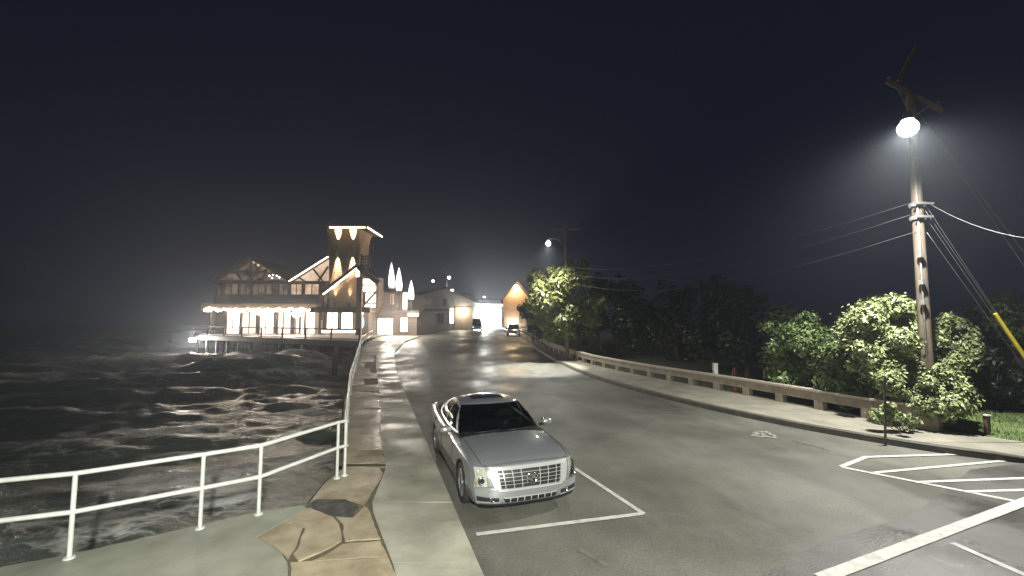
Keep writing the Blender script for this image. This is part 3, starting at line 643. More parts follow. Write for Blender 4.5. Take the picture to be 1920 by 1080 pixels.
def limb(mb, a, b, r0, r1, r, bend=.15):
    a = Vector(a); b = Vector(b); L = (b - a).length; mid = a.lerp(b, .5) + Vector(r.normal(0, bend * L * .4, 3)); mb.tube([a, a.lerp(mid, .6), mid, mid.lerp(b, .5), b], [r0, r0*.85, (r0+r1)/2, r1*1.2, r1], 7)
def plant(name, base, clumps, n, size, m, label, cat, seed, trunk=.1, group=None, trunk_h=None, stems=False):
    base = Vector(base); root = empty(name, base, label, cat, group); r = np.random.default_rng(seed + 99); mb = MB()
    cz = np.mean([c[2] for c in clumps]); fork = Vector((np.mean([c[0] for c in clumps]), np.mean([c[1] for c in clumps]), base.z + (trunk_h or (cz - base.z) * .45)))
    fork = base.lerp(fork, .6); fork.z = base.z + (trunk_h or (cz - base.z) * .45)
    if not stems: limb(mb, base - Vector((0, 0, .1)), fork, trunk, trunk * .75, r, .08)
    for c in clumps: limb(mb, (base if stems else fork) + Vector((r.normal(0, .08), r.normal(0, .08), 0)), (c[0], c[1], c[2]), trunk * (.4 if stems else .55), trunk * .18, r)
    mb.build('stem' if stems else 'trunk', 'bark', root, smooth=60); leaves('crown', root, clumps, n, size, m, seed); return root
def blob(cx, cy, Y, rpx, ry=None, k=7, seed=0, sub=.5):
    """clumps filling the outline of radius rpx (photo pixels) round cx, cy at depth Y"""
    r = np.random.default_rng(seed); s = Y / F; out = []; ry = ry or rpx
    for _ in range(k):
        a = r.uniform(0, 6.28); q = r.random() ** .5 * .72; p = at(cx + math.cos(a) * rpx * q, cy + math.sin(a) * ry * q, Y + r.normal(0, rpx * s * .45)); out.append((p.x, p.y, p.z, min(rpx, ry) * s * r.uniform(sub * .75, sub * 1.2)))
    for _ in range(int(k * 1.3)):                          # ragged outline: small outlying sprays of leaves
        a = r.uniform(0, 6.28); p = at(cx + math.cos(a) * rpx * r.uniform(.8, 1.1), cy + math.sin(a) * ry * r.uniform(.8, 1.1), Y + r.normal(0, rpx * s * .4)); out.append((p.x, p.y, p.z, min(rpx, ry) * s * r.uniform(.14, .30)))
    return out
# shrubs round the big pole
def base_at(px, Y, z=.1): p = at(px, 600, Y); return Vector((p.x, Y, z))
plant('shrub', base_at(1655, 13.6), blob(1655, 630, 13.5, 66, 62, 11, 1, .44) + blob(1700, 585, 13.6, 22, 32, 3, 11, .7) + blob(1640, 680, 13.4, 40, 40, 4, 12, .5), 32000, .072, 'leaf_pale_lit', 'tall bright leafy shrub left of the big lamp pole', 'shrub', 21, .07)
plant('shrub', base_at(1782, 13.9), blob(1775, 655, 14.0, 52, 52, 8, 2, .5), 17000, .072, 'leaf_pale_lit', 'round leafy shrub just right of the big lamp pole', 'shrub', 22, .05)
plant('shrub', base_at(1762, 12.2), blob(1768, 745, 12.2, 42, 48, 8, 3, .5), 14000, .072, 'leaf_pale_lit', 'bushy bright shrub spilling past the end of the low wall', 'shrub', 23, .04, stems=True)
plant('shrub', base_at(1690, 12.9), blob(1690, 705, 12.9, 42, 36, 6, 4, .5), 10000, .072, 'leaf_pale_lit', 'low bright shrub at the foot of the big lamp pole behind the wall', 'shrub', 24, .04, stems=True)
plant('shrub', base_at(1675, 11.75, .17), blob(1662, 775, 11.72, 24, 18, 4, 5, .55) + blob(1702, 790, 11.6, 20, 12, 3, 6, .6), 2600, .07, 'leaf_pale_lit', 'small weed-like shrub sprouting on the pavement against the wall end', 'shrub', 25, .025, stems=True)
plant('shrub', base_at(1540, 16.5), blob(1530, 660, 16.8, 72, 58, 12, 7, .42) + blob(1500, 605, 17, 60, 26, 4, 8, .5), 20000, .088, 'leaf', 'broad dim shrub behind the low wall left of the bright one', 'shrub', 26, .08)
plant('tree', base_at(1470, 20), blob(1475, 640, 20, 50, 60, 7, 9, .5), 4200, .11, 'leaf', 'dim leafy tree behind the low wall, leftmost of the visible green ones', 'tree', 27, .10)
plant('tree', base_at(1915, 16), blob(1905, 590, 16, 42, 42, 6, 10, .5), 3600, .10, 'leaf', 'leafy tree at the right edge above the yellow guard', 'tree', 28, .09)
plant('shrub', base_at(1885, 15), blob(1880, 725, 15, 50, 40, 6, 13, .5), 3600, .09, 'leaf_unlit', 'dark shrub behind the lawn below the yellow guard', 'shrub', 29, .05, stems=True)
plant('tree', base_at(1850, 19), blob(1845, 625, 19, 45, 45, 6, 14, .5), 3600, .11, 'leaf_unlit', 'dark tree between the round shrub and the right edge', 'tree', 30, .10)
plant('shrub', base_at(1600, 15.2), blob(1600, 715, 15.2, 60, 30, 7, 15, .7), 5200, .09, 'leaf', 'low dim undergrowth shrub behind the wall under the bright tall shrub', 'shrub', 31, .04, stems=True)
plant('shrub', base_at(1480, 17.6), blob(1485, 705, 17.6, 60, 28, 7, 16, .7), 4600, .10, 'leaf', 'low dim undergrowth shrub behind the wall near the red hydrant', 'shrub', 32, .04, stems=True)
plant('shrub', base_at(1838, 14.6), blob(1838, 700, 14.8, 40, 50, 6, 17, .55), 4200, .09, 'leaf_unlit', 'dark shrub between the short lawn post and the round shrub', 'shrub', 33, .05, stems=True)
# dark trees along the wall
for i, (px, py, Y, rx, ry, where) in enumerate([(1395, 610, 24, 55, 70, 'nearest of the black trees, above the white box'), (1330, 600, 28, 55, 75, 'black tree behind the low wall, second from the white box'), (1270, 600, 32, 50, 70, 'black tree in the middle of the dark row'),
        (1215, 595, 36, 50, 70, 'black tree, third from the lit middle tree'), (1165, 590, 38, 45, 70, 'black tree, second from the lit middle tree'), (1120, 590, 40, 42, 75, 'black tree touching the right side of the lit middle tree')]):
    plant('tree', base_at(px, Y, rise(Y)), blob(px, py, Y, rx, ry, 9, 40 + i, .5), 3400, .16, 'leaf_unlit', where, 'tree', 50 + i, .14)
# lit tree in the middle, wind blown
plant('tree', base_at(1068, 34, rise(34)), blob(1030, 535, 31.8, 36, 34, 9, 60, .5) + blob(1078, 508, 32.6, 26, 20, 5, 61, .6) + blob(1020, 580, 30.9, 30, 30, 6, 62, .55) + blob(1062, 570, 31.6, 30, 34, 6, 63, .5) + blob(1100, 580, 34.5, 30, 45, 5, 66, .5) + blob(1045, 615, 31.4, 34, 20, 5, 67, .7), 34000, .19, 'leaf_yellow', 'bright yellow-green wind-blown tree under the middle street lamp', 'tree', 70, .16)
plant('tree', base_at(1000, 44, rise(44)), blob(997, 585, 44, 20, 34, 6, 64, .55), 2600, .18, 'leaf_unlit', 'dark narrow tree between the brown kiosk and the lit tree', 'tree', 71, .12)
plant('shrub', base_at(1030, 37, rise(37)), blob(1030, 618, 37, 40, 12, 5, 65, .8), 2200, .13, 'leaf_unlit', 'low dark hedge-like shrub under the lit middle tree', 'shrub', 72, .05, stems=True)

# ------------------------------------------------------------------ small street things
b = gnd(1668, 838, 0); b.y += .12; t = at(1690, 585, b.y)
sg = empty('kerb_stake', (b.x, b.y, .17), 'thin dark leaning metal stake standing on the right kerb', 'stake')
MB().bar((b.x, b.y, .0), (b.x + .10, b.y, 1.75), .045, .03).build('post', 'dark_metal', sg); MB().cbox(b.x - .05, b.x + .05, b.y - .05, b.y + .05, .16, .19, .008).build('foot', 'dark_metal', sg)
p = gnd(1852, 812, .17); bo = empty('short_post', (p.x, p.y, .15), 'short square post with pale cap standing in the lawn', 'post')
MB().cbox(p.x - .05, p.x + .05, p.y - .05, p.y + .05, .1, .62, .01).build('post', 'rust_metal', bo); MB().cbox(p.x - .075, p.x + .075, p.y - .075, p.y + .075, .62, .66, .01).build('cap', 'white_paint', bo)
p = at(1341, 692, 19.6); hb = empty('utility_box', (p.x, p.y, .1), 'small white utility box standing behind the low wall', 'box')
MB().cbox(p.x - .09, p.x + .09, p.y - .09, p.y + .09, .1, 1.18, .02).build('cabinet', 'white_paint', hb); MB().cbox(p.x - .105, p.x + .105, p.y - .105, p.y + .105, 1.18, 1.22, .01).build('lid', 'white_paint', hb)
p = at(1377, 695, 18.6); hy = empty('fire_hydrant', (p.x, p.y, .1), 'red fire hydrant behind the low wall beside the white box', 'hydrant')
MB().lathe([(.15, 0), (.15, .05), (.10, .07), (.10, .70), (.13, .72), (.13, .78), (.10, .80), (.085, .92), (.03, .98), (.03, 1.03), (.001, 1.03)], (p.x, p.y, .1), n=14).build('barrel', 'red_paint', hy, smooth=40)
for s in (-1, 1): MB().lathe([(.001, 0), (.05, 0), (.05, .16), (.065, .16), (.065, .19), (.001, .19)], (p.x + .0, p.y, .68), axis='x', n=10).build('nozzle', 'red_paint', hy) if s > 0 else MB().lathe([(.05, -.16), (.065, -.16), (.065, -.19), (.001, -.19)], (p.x, p.y, .68), axis='x', n=10).build('nozzle', 'red_paint', hy)
MB().lathe([(.07, 0), (.07, -.15), (.085, -.15), (.085, -.19), (.001, -.19)], (p.x, p.y, .62), axis='y', n=10).build('nozzle', 'steel', hy)
# jetty remains and a mooring pile in the water
a, b_ = at(318, 622, 66), at(364, 622, 66); jt = empty('old_jetty', (a.x, 66, -2), 'broken timber jetty frame standing in the waves left of the restaurant', 'jetty')
MB().bar(a, b_, .25, .28).build('beam', 'timber_dark', jt)
for f in (.04, .9): c = a.lerp(b_, f); MB().tube([(c.x, c.y, -2.5), (c.x, c.y, c.z + (.45 if f > .5 else .05))], .14, 8).build('pile', 'timber_dark', jt, smooth=True)
p = at(628, 660, 33); ml = empty('mooring_pile', (p.x, 33, -2.4), 'lone dark mooring pile in the foam in front of the deck', 'pile')
MB().tube([(p.x, 33, -2.4), (p.x, 33, p.z)], .19, 10).build('shaft', 'timber_dark', ml, smooth=40); MB().lathe([(.20, -.12), (.21, -.12), (.21, -.02), (.001, .03)], (p.x, 33, p.z + .02), n=10).build('cap', 'rust_metal', ml)
# ------------------------------------------------------------------ restaurant on the pier
DZ = 1.3                                                                    # deck level
rs = empty('seaside_restaurant', (-30, 58, DZ), 'floodlit timber restaurant with flared tower and gables standing over the waves', 'building')
def pbox(mb, x0, y0, x1, y1, Y, dep):                                       # box whose front face fills the photo rectangle at depth Y
    a, b = at(x0, y0, Y), at(x1, y1, Y); return mb.box(min(a.x, b.x), max(a.x, b.x), Y, Y + dep, min(a.z, b.z), max(a.z, b.z))
def part(name, m, rects, Y, dep, parent=None):
    mb = MB()
    for r_ in rects: pbox(mb, *r_, Y, dep)
    return mb.build(name, m, parent or rs)
def window(x0, y0, x1, y1, Y, m, parent=None, bars=1, fm='timber_dark'):
    o = part('window', m, [(x0, y0, x1, y1)], Y, .05, parent); a, b = at(x0, y0, Y), at(x1, y1, Y); mb = MB()
    for i in range(bars + 2):
        x = a.x + (b.x - a.x) * i / (bars + 1); mb.box(x - .05, x + .05, Y - .09, Y - .002, b.z, a.z)
    mb.box(a.x - .05, b.x + .05, Y - .095, Y - .004, a.z, a.z + .1); mb.box(a.x - .05, b.x + .05, Y - .095, Y - .004, b.z - .1, b.z); mb.build('frame', fm, o); return o
# main volumes
def zat(y, Y): return at(960, y, Y).z
part('lower_wall', 'board_wall', [(405, 578, 612, 632)], 59.5, 8)
part('upper_wall', 'board_wall', [(402, 526, 612, 577)], 58.6, 9)
X0, X1 = at(383, 575, 56).x, at(612, 575, 56).x
MB().box(X0, X1, 55.6, 59.4, zat(577, 55.6), zat(572, 55.6)).build('porch_roof', 'shingle', rs)
MB().box(X0, X1, 55.5, 55.6, zat(580, 55.6), zat(569, 55.6)).build('fascia', 'timber_dark', rs)
for i in range(11):                                                        # boards of the upper parapet
    z = zat(572, 58.5) + i * .20; MB().box(X0 + 1.6, X1, 58.5 - .03 - .008 * (i % 2), 58.59, z, z + .185).build('board', 'timber_dark', rs)
for x in (396, 424, 452, 486, 520, 551, 572, 600):
    c = at(x, 600, 55.9); MB().box(c.x - .11, c.x + .11, 55.8, 56.0, DZ, zat(577, 55.9)).build('porch_post', 'timber_dark', rs)
wl = [(424, 449, 'window_white'), (455, 480, 'window_rose'), (484, 513, 'window_white'), (518, 545, 'window_rose'), (549, 561, 'window_rose'), (565, 590, 'window_white')]
for x0, x1, m in wl: window(x0, 584, x1, 631 if m == 'window_white' and x0 > 560 else 625, 59.45, m, bars=1)
part('pink_panel', 'pink_panel', [(591, 584, 611, 632)], 59.35, .1)
# lights along the porch edge
for i, x in enumerate(np.linspace(387, 604, 40)):
    c = at(x, 581 + 1.5 * math.sin(i * 1.7), 55.5); MB().ball((c.x, c.y - .14, c.z), .13 if i % 4 else .20, 8).build('bulb', 'bulb_warm', rs, smooth=True)
for x, y, pw in ((392, 580, 900), (487, 585, 1800), (556, 588, 3000)):
    c = at(x, y, 55.2); MB().ball(c, .55 if x > 500 else .42 if x > 400 else .3, 10).build('floodlight', 'bulb_white', rs, smooth=True)
    light('SPOT', 'porch_flood_light', (c.x, c.y - .5, c.z - .1), pw, (1.0, .86, .70), rs, .25, 150, .6, (c.x + 3, c.y - 12, c.z - 9))
# upper dim windows
for x0, x1, m in [(408, 414, 'window_dim'), (422, 446, 'window_dim'), (452, 470, 'window_dim'), (474, 496, 'window_dim'), (500, 510, 'window_dim'), (524, 540, 'window_dim'), (546, 566, 'window_warm'), (572, 598, 'window_warm')]:
    window(x0, 533, x1, 552, 58.45, m, bars=1 if x1 - x0 > 12 else 0)
part('lintel', 'timber_dark', [(402, 525, 612, 530)], 58.3, .25)
# left pavilion: open truss gable with roof
Yg = 57.6
A_, Bp, C_ = at(398, 527, Yg), at(470, 484, Yg), at(542, 527, Yg)
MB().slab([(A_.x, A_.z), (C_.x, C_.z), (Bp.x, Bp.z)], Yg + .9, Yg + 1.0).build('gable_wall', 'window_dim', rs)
for a, b in ((A_, Bp), (Bp, C_), (A_, C_)): MB().bar((a.x, Yg, a.z), (b.x, Yg, b.z), .25, .34, (0, 1, 0)).build('truss_beam', 'timber_red', rs)
for (x0, y0, x1, y1) in [(470, 486, 470, 526), (440, 505, 452, 526), (440, 505, 470, 520), (500, 505, 470, 520), (500, 505, 490, 526), (425, 514, 470, 506), (515, 514, 470, 506)]:
    a, b = at(x0, y0, Yg + .3), at(x1, y1, Yg + .3); MB().bar(a, b, .18, .2, (0, 1, 0)).build('truss_beam', 'timber_red', rs)
for s, e in ((A_, Bp), (C_, Bp)):
    MB().add([(s.x, Yg - .5, s.z + .2), (e.x, Yg - .5, e.z + .2), (e.x, Yg + 9, e.z + .2), (s.x, Yg + 9, s.z + .2), (s.x, Yg - .5, s.z + .02), (e.x, Yg - .5, e.z + .02), (e.x, Yg + 9, e.z + .02), (s.x, Yg + 9, s.z + .02)], [(0,1,2,3),(7,6,5,4),(0,4,5,1),(1,5,6,2),(2,6,7,3),(3,7,4,0)]).build('roof', 'shingle', rs)
for x, y in ((476, 492), (484, 497), (497, 501), (505, 517), (512, 515), (519, 517), (510, 521), (524, 520)):
    MB().ball(at(x, y, Yg + .5), .11 if y > 505 else .18, 8).build('bulb', 'window_warm' if y < 505 else 'strip_light', rs, smooth=True)
# middle gable leaning on the tower
Ym = 57.0
a, b = at(543, 529, Ym), at(616, 483, Ym); c = at(616, 529, Ym)
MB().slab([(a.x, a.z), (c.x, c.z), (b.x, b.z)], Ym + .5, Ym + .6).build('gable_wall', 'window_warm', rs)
MB().bar(a + Vector((0, -.15, .1)), b + Vector((0, -.15, .1)), .12, .16, (0, 1, 0)).build('light_strip', 'strip_light', rs)
MB().bar(a, b, .4, .2, (0, 1, 0)).build('truss_beam', 'timber_red', rs); MB().bar(a, c, .3, .35, (0, 1, 0)).build('truss_beam', 'timber_red', rs)
for q in [(588, 505, 605, 527), (615, 500, 597, 527), (560, 520, 575, 530)]: MB().bar(at(q[0], q[1], Ym + .2), at(q[2], q[3], Ym + .2), .2, .25, (0, 1, 0)).build('truss_beam', 'timber_red', rs)
MB().add([(a.x, Ym - .2, a.z + .12), (b.x, Ym - .2, b.z + .12), (b.x, Ym + 8, b.z + .12), (a.x, Ym + 8, a.z + .12), (a.x, Ym - .2, a.z + .3), (b.x, Ym - .2, b.z + .3), (b.x, Ym + 8, b.z + .3), (a.x, Ym + 8, a.z + .3)], [(3,2,1,0),(4,5,6,7),(0,1,5,4),(1,2,6,5),(2,3,7,6),(3,0,4,7)]).build('roof', 'shingle', rs)
# tower: flared top, lap siding boards
Yt = 54.6
tw = MB(); rows = [(578, 617, 672), (470, 617, 672), (455, 617.5, 672.5), (440, 615.5, 674.5), (430, 613, 678)]
rings = []
for y, x0, x1 in rows:
    p, q_ = at(x0, y, Yt), at(x1, y, Yt); fl = (q_.x - p.x) - 3.8; rings.append([(p.x, Yt - fl * .35, p.z), (q_.x, Yt - fl * .35, q_.z), (q_.x, Yt + 4 + fl * .3, q_.z), (p.x, Yt + 4 + fl * .3, p.z)])
vs = [v for r_ in rings for v in r_]; fs = [(4*i+k, 4*i+(k+1) % 4, 4*i+4+(k+1) % 4, 4*i+4+k) for i in range(len(rings)-1) for k in range(4)] + [(16, 17, 18, 19)]
tw = MB().add(vs, fs).build('tower', 'siding', rs)
zt0, zt1 = zat(577, Yt), zat(457, Yt); xa, xb = at(617, 575, Yt).x, at(672, 575, Yt).x
nbd = 34
for i in range(nbd):                                                        # siding boards, each lapped over the one below
    z = zt0 + (zt1 - zt0) * i / nbd; h_ = (zt1 - zt0) / nbd
    MB().add([(xa, Yt - .055, z), (xb, Yt - .055, z), (xb, Yt - .012, z + h_), (xa, Yt - .012, z + h_), (xa, Yt - .002, z), (xb, Yt - .002, z)], [(0,1,2,3),(4,5,1,0),(0,3,4),(1,5,2),(4,3,2,5)]).build('board', 'siding', tw)
MB().box(at(611, 575, Yt).x, at(690, 575, Yt).x, Yt - 1.1, Yt + 5.0, zat(429.5, Yt), zat(423, Yt)).build('tower_cap', 'timber_dark', rs)
zc = zat(426.5, Yt - 1.1)
MB().bar((at(613, 575, Yt - 1.1).x, Yt - 1.16, zc), (at(681, 575, Yt - 1.1).x, Yt - 1.16, zc), .10, .17).build('light_strip', 'strip_light', rs)
MB().bar((at(690, 575, Yt).x + .06, Yt - 1.1, zc), (at(690, 575, Yt).x + .06, Yt + 5, zc), .10, .17).build('light_strip', 'strip_light', rs)
for x in (632.5, 660.5):
    c = at(x, 464, Yt - .33); fx = MB().lathe([(.10, -.35), (.12, -.3), (.12, .3), (.10, .35)], c, n=10).build('wall_light', 'dark_metal', rs)
    light('SPOT', 'tower_up_light', c + Vector((0, -.02, .42)), 6000, (1.0, .80, .52), rs, .05, 34, .9, c + Vector((0, .30, 3.2)))
    light('SPOT', 'tower_down_light', c + Vector((0, -.02, -.42)), 11000, (1.0, .86, .62), rs, .05, 30, .9, c + Vector((0, .30, -4)))
for x in (627, 654):
    c = at(x, 571, Yt - .33); MB().lathe([(.10, -.2), (.12, -.15), (.12, .15), (.10, .2)], c, n=10).build('wall_light', 'dark_metal', rs)
    light('SPOT', 'tower_foot_light', c + Vector((0, -.02, .3)), 5000, (1.0, .82, .55), rs, .05, 30, .9, c + Vector((0, .30, 3.6)))
# front gable across the tower foot
Yf = 52.6
a, b, c = at(606, 552, Yf), at(669, 503, Yf), at(709, 535, Yf)
MB().bar(a, b, .12, .22, (0, 1, 0)).build('light_strip', 'strip_light', rs)
MB().bar(a + Vector((0, .08, .28)), b + Vector((0, .08, .28)), .5, .3, (0, 1, 0)).build('roof_beam', 'timber_dark', rs)
MB().bar(b + Vector((0, .08, .2)), c + Vector((0, .08, .2)), .5, .3, (0, 1, 0)).build('roof_beam', 'timber_dark', rs)
for s, e in ((a, b), (c, b)):
    q = Vector((0, 1.9, 0)); u = Vector((0, 0, .46)); u2 = Vector((0, 0, .58))
    MB().add([s+u, e+u, e+u+q, s+u+q, s+u2, e+u2, e+u2+q, s+u2+q], [(3,2,1,0),(4,5,6,7),(0,1,5,4),(1,2,6,5),(2,3,7,6),(3,0,4,7)]).build('roof', 'shingle', rs)
part('corner_post', 'strip_light', [(667.5, 505, 672.5, 519)], Yf - .05, .15)
part('corner_post', 'board_wall', [(669, 519, 676, 637)], Yf, .35)
part('porch_post', 'timber_red', [(600, 530, 604, 600)], Yf + .6, .3)
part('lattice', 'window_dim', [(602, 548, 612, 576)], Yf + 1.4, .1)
# balcony floor between the storeys and the lit hall below
MB().box(at(590, 575, 54).x, at(700, 575, 54).x, 52.7, 56.8, zat(586, 54), zat(576, 54)).build('balcony_floor', 'timber_dark', rs)
part('lower_wall', 'board_wall', [(606, 580, 690, 640)], 53.9, 3.3)
def arch(x0, x1, y0, y1, Y, m, name='arched_window'):
    p, q_ = at(x0, y1, Y), at(x1, y0, Y); w_ = (q_.x - p.x) / 2; cx = p.x + w_; zs = q_.z - w_ * .7
    poly = [(p.x, p.z), (q_.x, p.z)] + [(cx + w_ * math.cos(t), zs + w_ * .7 * math.sin(t)) for t in np.linspace(0, math.pi, 10)]
    o = MB().slab(poly, Y, Y + .06).build(name, m, rs)
    fr = MB()
    for s_, e_ in zip(poly, poly[1:] + poly[:1]): fr.bar((s_[0], Y - .05, s_[1]), (e_[0], Y - .05, e_[1]), .12, .12, (0, 1, 0))
    fr.bar((cx, Y - .04, p.z), (cx, Y - .04, q_.z), .08, .08, (0, 1, 0)); fr.build('frame', 'timber_dark', o); return o
arch(612, 635, 581, 617, 53.7, 'window_white'); arch(639, 663, 581, 617, 53.7, 'window_white')
part('sill_light', 'strip_light', [(603, 619.5, 669, 623)], 53.3, .15)
part('pink_panel', 'pink_panel', [(602, 624, 634, 637), (635, 624, 668, 637)], 53.5, .1)
# glazed upper hall to the right
part('upper_wall', 'board_wall', [(677, 520, 709, 578)], 55.2, 2.0)
for q in [(681, 523, 706, 533), (681, 536, 706, 546), (684, 570, 706, 577), (686, 549, 706, 567)]: part('window', 'window_white', [q], 55.1, .05)
MB().bar(at(679, 576, 54.9), at(707, 545, 54.9), .22, .25, (0, 1, 0)).build('truss_beam', 'timber_dark', rs); part('truss_beam', 'timber_dark', [(705, 535, 709, 580)], 54.8, .25)
for i in range(8): part('louver', 'satin_trim' if i % 2 else 'board_wall', [(678, 479 + i * 2.9, 690 - i * .4, 480.8 + i * 2.9)], 54.3, .35)
part('louver_post', 'timber_dark', [(676, 476, 678, 505), (690, 476, 691.5, 503)], 54.35, .25)
MB().tube([at(697, 503, 55), at(700, 456, 55)], .07, 6).build('mast', 'timber_dark', rs)
sb = MB().slab([(p.x, p.z) for p in (at(676 + 3.5 + 4.5 * math.cos(t), 604 + 12 * math.sin(t), 53.5) for t in np.linspace(0, 6.28, 17)[:-1])], 53.2, 53.3).build('oval_sign', 'sign_blue', rs)
part('lamp', 'strip_light', [(669.5, 585, 680, 590), (671, 597, 676, 601)], 53.4, .2)
# street front
part('street_front', 'board_wall', [(700, 585, 781, 634)], 57.5, 14)
part('street_front_upper', 'board_wall', [(706, 548, 766, 590)], 58.5, 10)
part('roof', 'shingle', [(703, 582, 786, 587)], 56.6, 14)
for q in [(708, 597, 722, 631), (723, 597, 737, 634), (750.5, 596, 765, 622)]: window(*q, 57.4, 'door_glow', bars=0)
part('awning_light', 'strip_light', [(765, 587.5, 784, 593)], 56.4, .2)
for q in [(714, 545, 719.5, 570), (731, 551, 740, 571), (755, 549, 764, 580)]: window(*q, 58.4, 'door_glow' if q[0] > 750 else 'window_warm', bars=0)
def spire(cx, y0, y1, hw, Y, label):
    n = 14; prof = []
    for i in range(n + 1):
        t = i / n; w_ = hw * (math.sin(min(1, t * 1.15) * math.pi / 2) ** .8) * (1 if t < .85 else 1 - (t - .85) * .6); prof.append((t, max(.12, w_)))
    L_ = [at(cx - w_, y0 + (y1 - y0) * t, Y) for t, w_ in prof]; R_ = [at(cx + w_, y0 + (y1 - y0) * t, Y) for t, w_ in prof]
    base_z = at(cx, y1, Y).z
    o = empty('lit_spire', (at(cx, y1, Y).x, Y, base_z), label, 'spire', 'lit pointed spires on the street front')
    MB().slab([(p.x, p.z) for p in L_] + [(p.x, p.z) for p in R_[::-1]], Y, Y + .14).build('panel', 'white_board', o)
    c = at(cx, y1, Y); MB().bar((c.x, Y + .25, zat(590, Y)), (c.x, Y + .25, c.z + 1.2), .12, .12).build('mount', 'dark_metal', o)
    lo = Vector((c.x, Y - .75, c.z - .5)); MB().lathe([(.05, -.15), (.11, -.1), (.13, .1), (.001, .1)], lo, n=10).build('uplight', 'dark_metal', o); MB().bar(lo + Vector((0, 0, -.1)), (c.x, Y + .2, lo.z - .1), .05, .05).build('bracket', 'dark_metal', o)
    light('SPOT', 'spire_uplight', lo + Vector((0, 0, .2)), 1500, (1.0, .95, .87), o, .06, 70, .8, at(cx, y1 + (y0 - y1) * .5, Y))
spire(734, 491, 541, 5.6, 58.0, 'tallest white glowing pointed spire, nearest the tower'); spire(748, 501, 546, 5.6, 58.2, 'middle white glowing pointed spire of the three'); spire(771, 525, 562, 5.2, 58.4, 'lowest white glowing pointed spire, farthest from the tower')
light('POINT', 'street_front_light', (at(735, 575, 53).x, 52.5, 4.0), 1300, (1.0, .9, .76), rs, .3)
light('POINT', 'street_front_light', (at(775, 575, 54).x, 52.5, 4.4), 1000, (1.0, .92, .8), rs, .3)
# deck, beams, piles, deck railing
DK = [(-13.9, 38.6), (-41.6, 55.2), (-43.5, 60.5), (-16.4, 60), (-15.6, 46.5)]
MB().prism(DK, DZ - .18, DZ).build('deck', 'board_wall', rs)
e0, e1 = Vector((-13.9, 38.55, DZ)), Vector((-41.7, 55.15, DZ)); dd = (e1 - e0)
MB().bar(e0 + Vector((0, 0, -.32)), e1 + Vector((0, 0, -.32)), .2, .5).build('edge_beam', 'board_wall', rs)
for f in np.linspace(.04, .98, 13):
    c = e0 + dd * f + Vector((.25, .4, 0)); MB().tube([(c.x, c.y, -3.2), (c.x, c.y, DZ - .2)], .17, 8).build('pile', 'timber_dark', rs, smooth=True)
for f in np.linspace(.1, .96, 9):
    c = e0 + dd * f + Vector((1.5, 2.8, 0)); MB().tube([(c.x, c.y, -3.2), (c.x, c.y, DZ - .2)], .17, 8).build('pile', 'timber_dark', rs, smooth=True)
for hz, th in ((1.05, .11), (.12, .08)): MB().bar(e0 + Vector((0, .1, hz)), e1 + Vector((0, .1, hz)), .1, th).build('deck_rail', 'board_wall', rs)
for f in np.linspace(0, 1, 9): c = e0 + dd * f + Vector((0, .1, 0)); MB().box(c.x - .07, c.x + .07, c.y - .07, c.y + .07, DZ, DZ + 1.1).build('deck_rail_post', 'board_wall', rs)
for f, s_ in ((.965, .32), (.99, .16)):
    c = e0 + dd * f; MB().cbox(c.x - s_, c.x + s_, c.y - .45, c.y - .2, DZ - .95, DZ - .4, .05).build('deck_light', 'door_glow', rs)
    if f < .98: light('SPOT', 'deck_flood_light', (c.x + .3, c.y - .7, DZ - .6), 5500, (1.0, .93, .84), rs, .2, 120, .8, (-25, 36, -1.2))

# ------------------------------------------------------------------ the town beyond
tb = empty('town_building', (-16, 88, 1.2), 'dark two-storey building beyond the restaurant with one lit doorway', 'building')
def tpart(name, m, r_, Y, dep, parent): return pbox(MB(), *r_, Y, dep).build(name, m, parent)
tpart('wall', 'stucco_grey', (788, 553, 885, 619), 88, 12, tb)
a, b, c, d = at(783, 548, 87.4), at(836, 537, 87.4), at(890, 562, 87.4), at(783, 556, 87.4)
MB().slab([(a.x, a.z), (b.x, b.z), (c.x, c.z), (c.x, c.z - .5), (b.x, b.z - .5), (a.x, a.z - .5)], 87.4, 101).build('roof', 'shingle', tb)
MB().slab([(a.x + .5, a.z - .5), (b.x, b.z - .45), (c.x - .5, c.z - .4), (c.x - .5, zat(556, 88)), (a.x + .5, zat(556, 88))], 88.1, 88.4).build('gable_wall', 'stucco_grey', tb)
tpart('balcony', 'timber_dark', (786, 579, 842, 583), 86.4, 1.6, tb)
for q, m in [((798, 558, 808, 572), 'window_dim'), ((815, 560, 824, 573), 'window_dim'), ((831, 561, 838, 573), 'dark_glass'), ((799, 589, 812, 606), 'dark_glass'), ((820, 588, 832, 606), 'dark_glass')]: window(*q, 87.95, m, parent=tb, bars=1)
dr = tpart('doorway', 'door_glow', (843, 578, 850.5, 606), 87.9, .08, tb); tpart('frame', 'timber_dark', (841.5, 576, 843, 607), 87.8, .1, dr)
tpart('side_wall', 'stucco_tan', (853, 576, 886, 617), 87.8, .2, tb)
for x, y, r_ in ((812, 527, .36), (847, 544, .26), (882, 559, .3), (908, 558, .22)):
    pass
light('POINT', 'doorway_light', at(866, 584, 86.8), 500, (1.0, .86, .66), tb, .2)
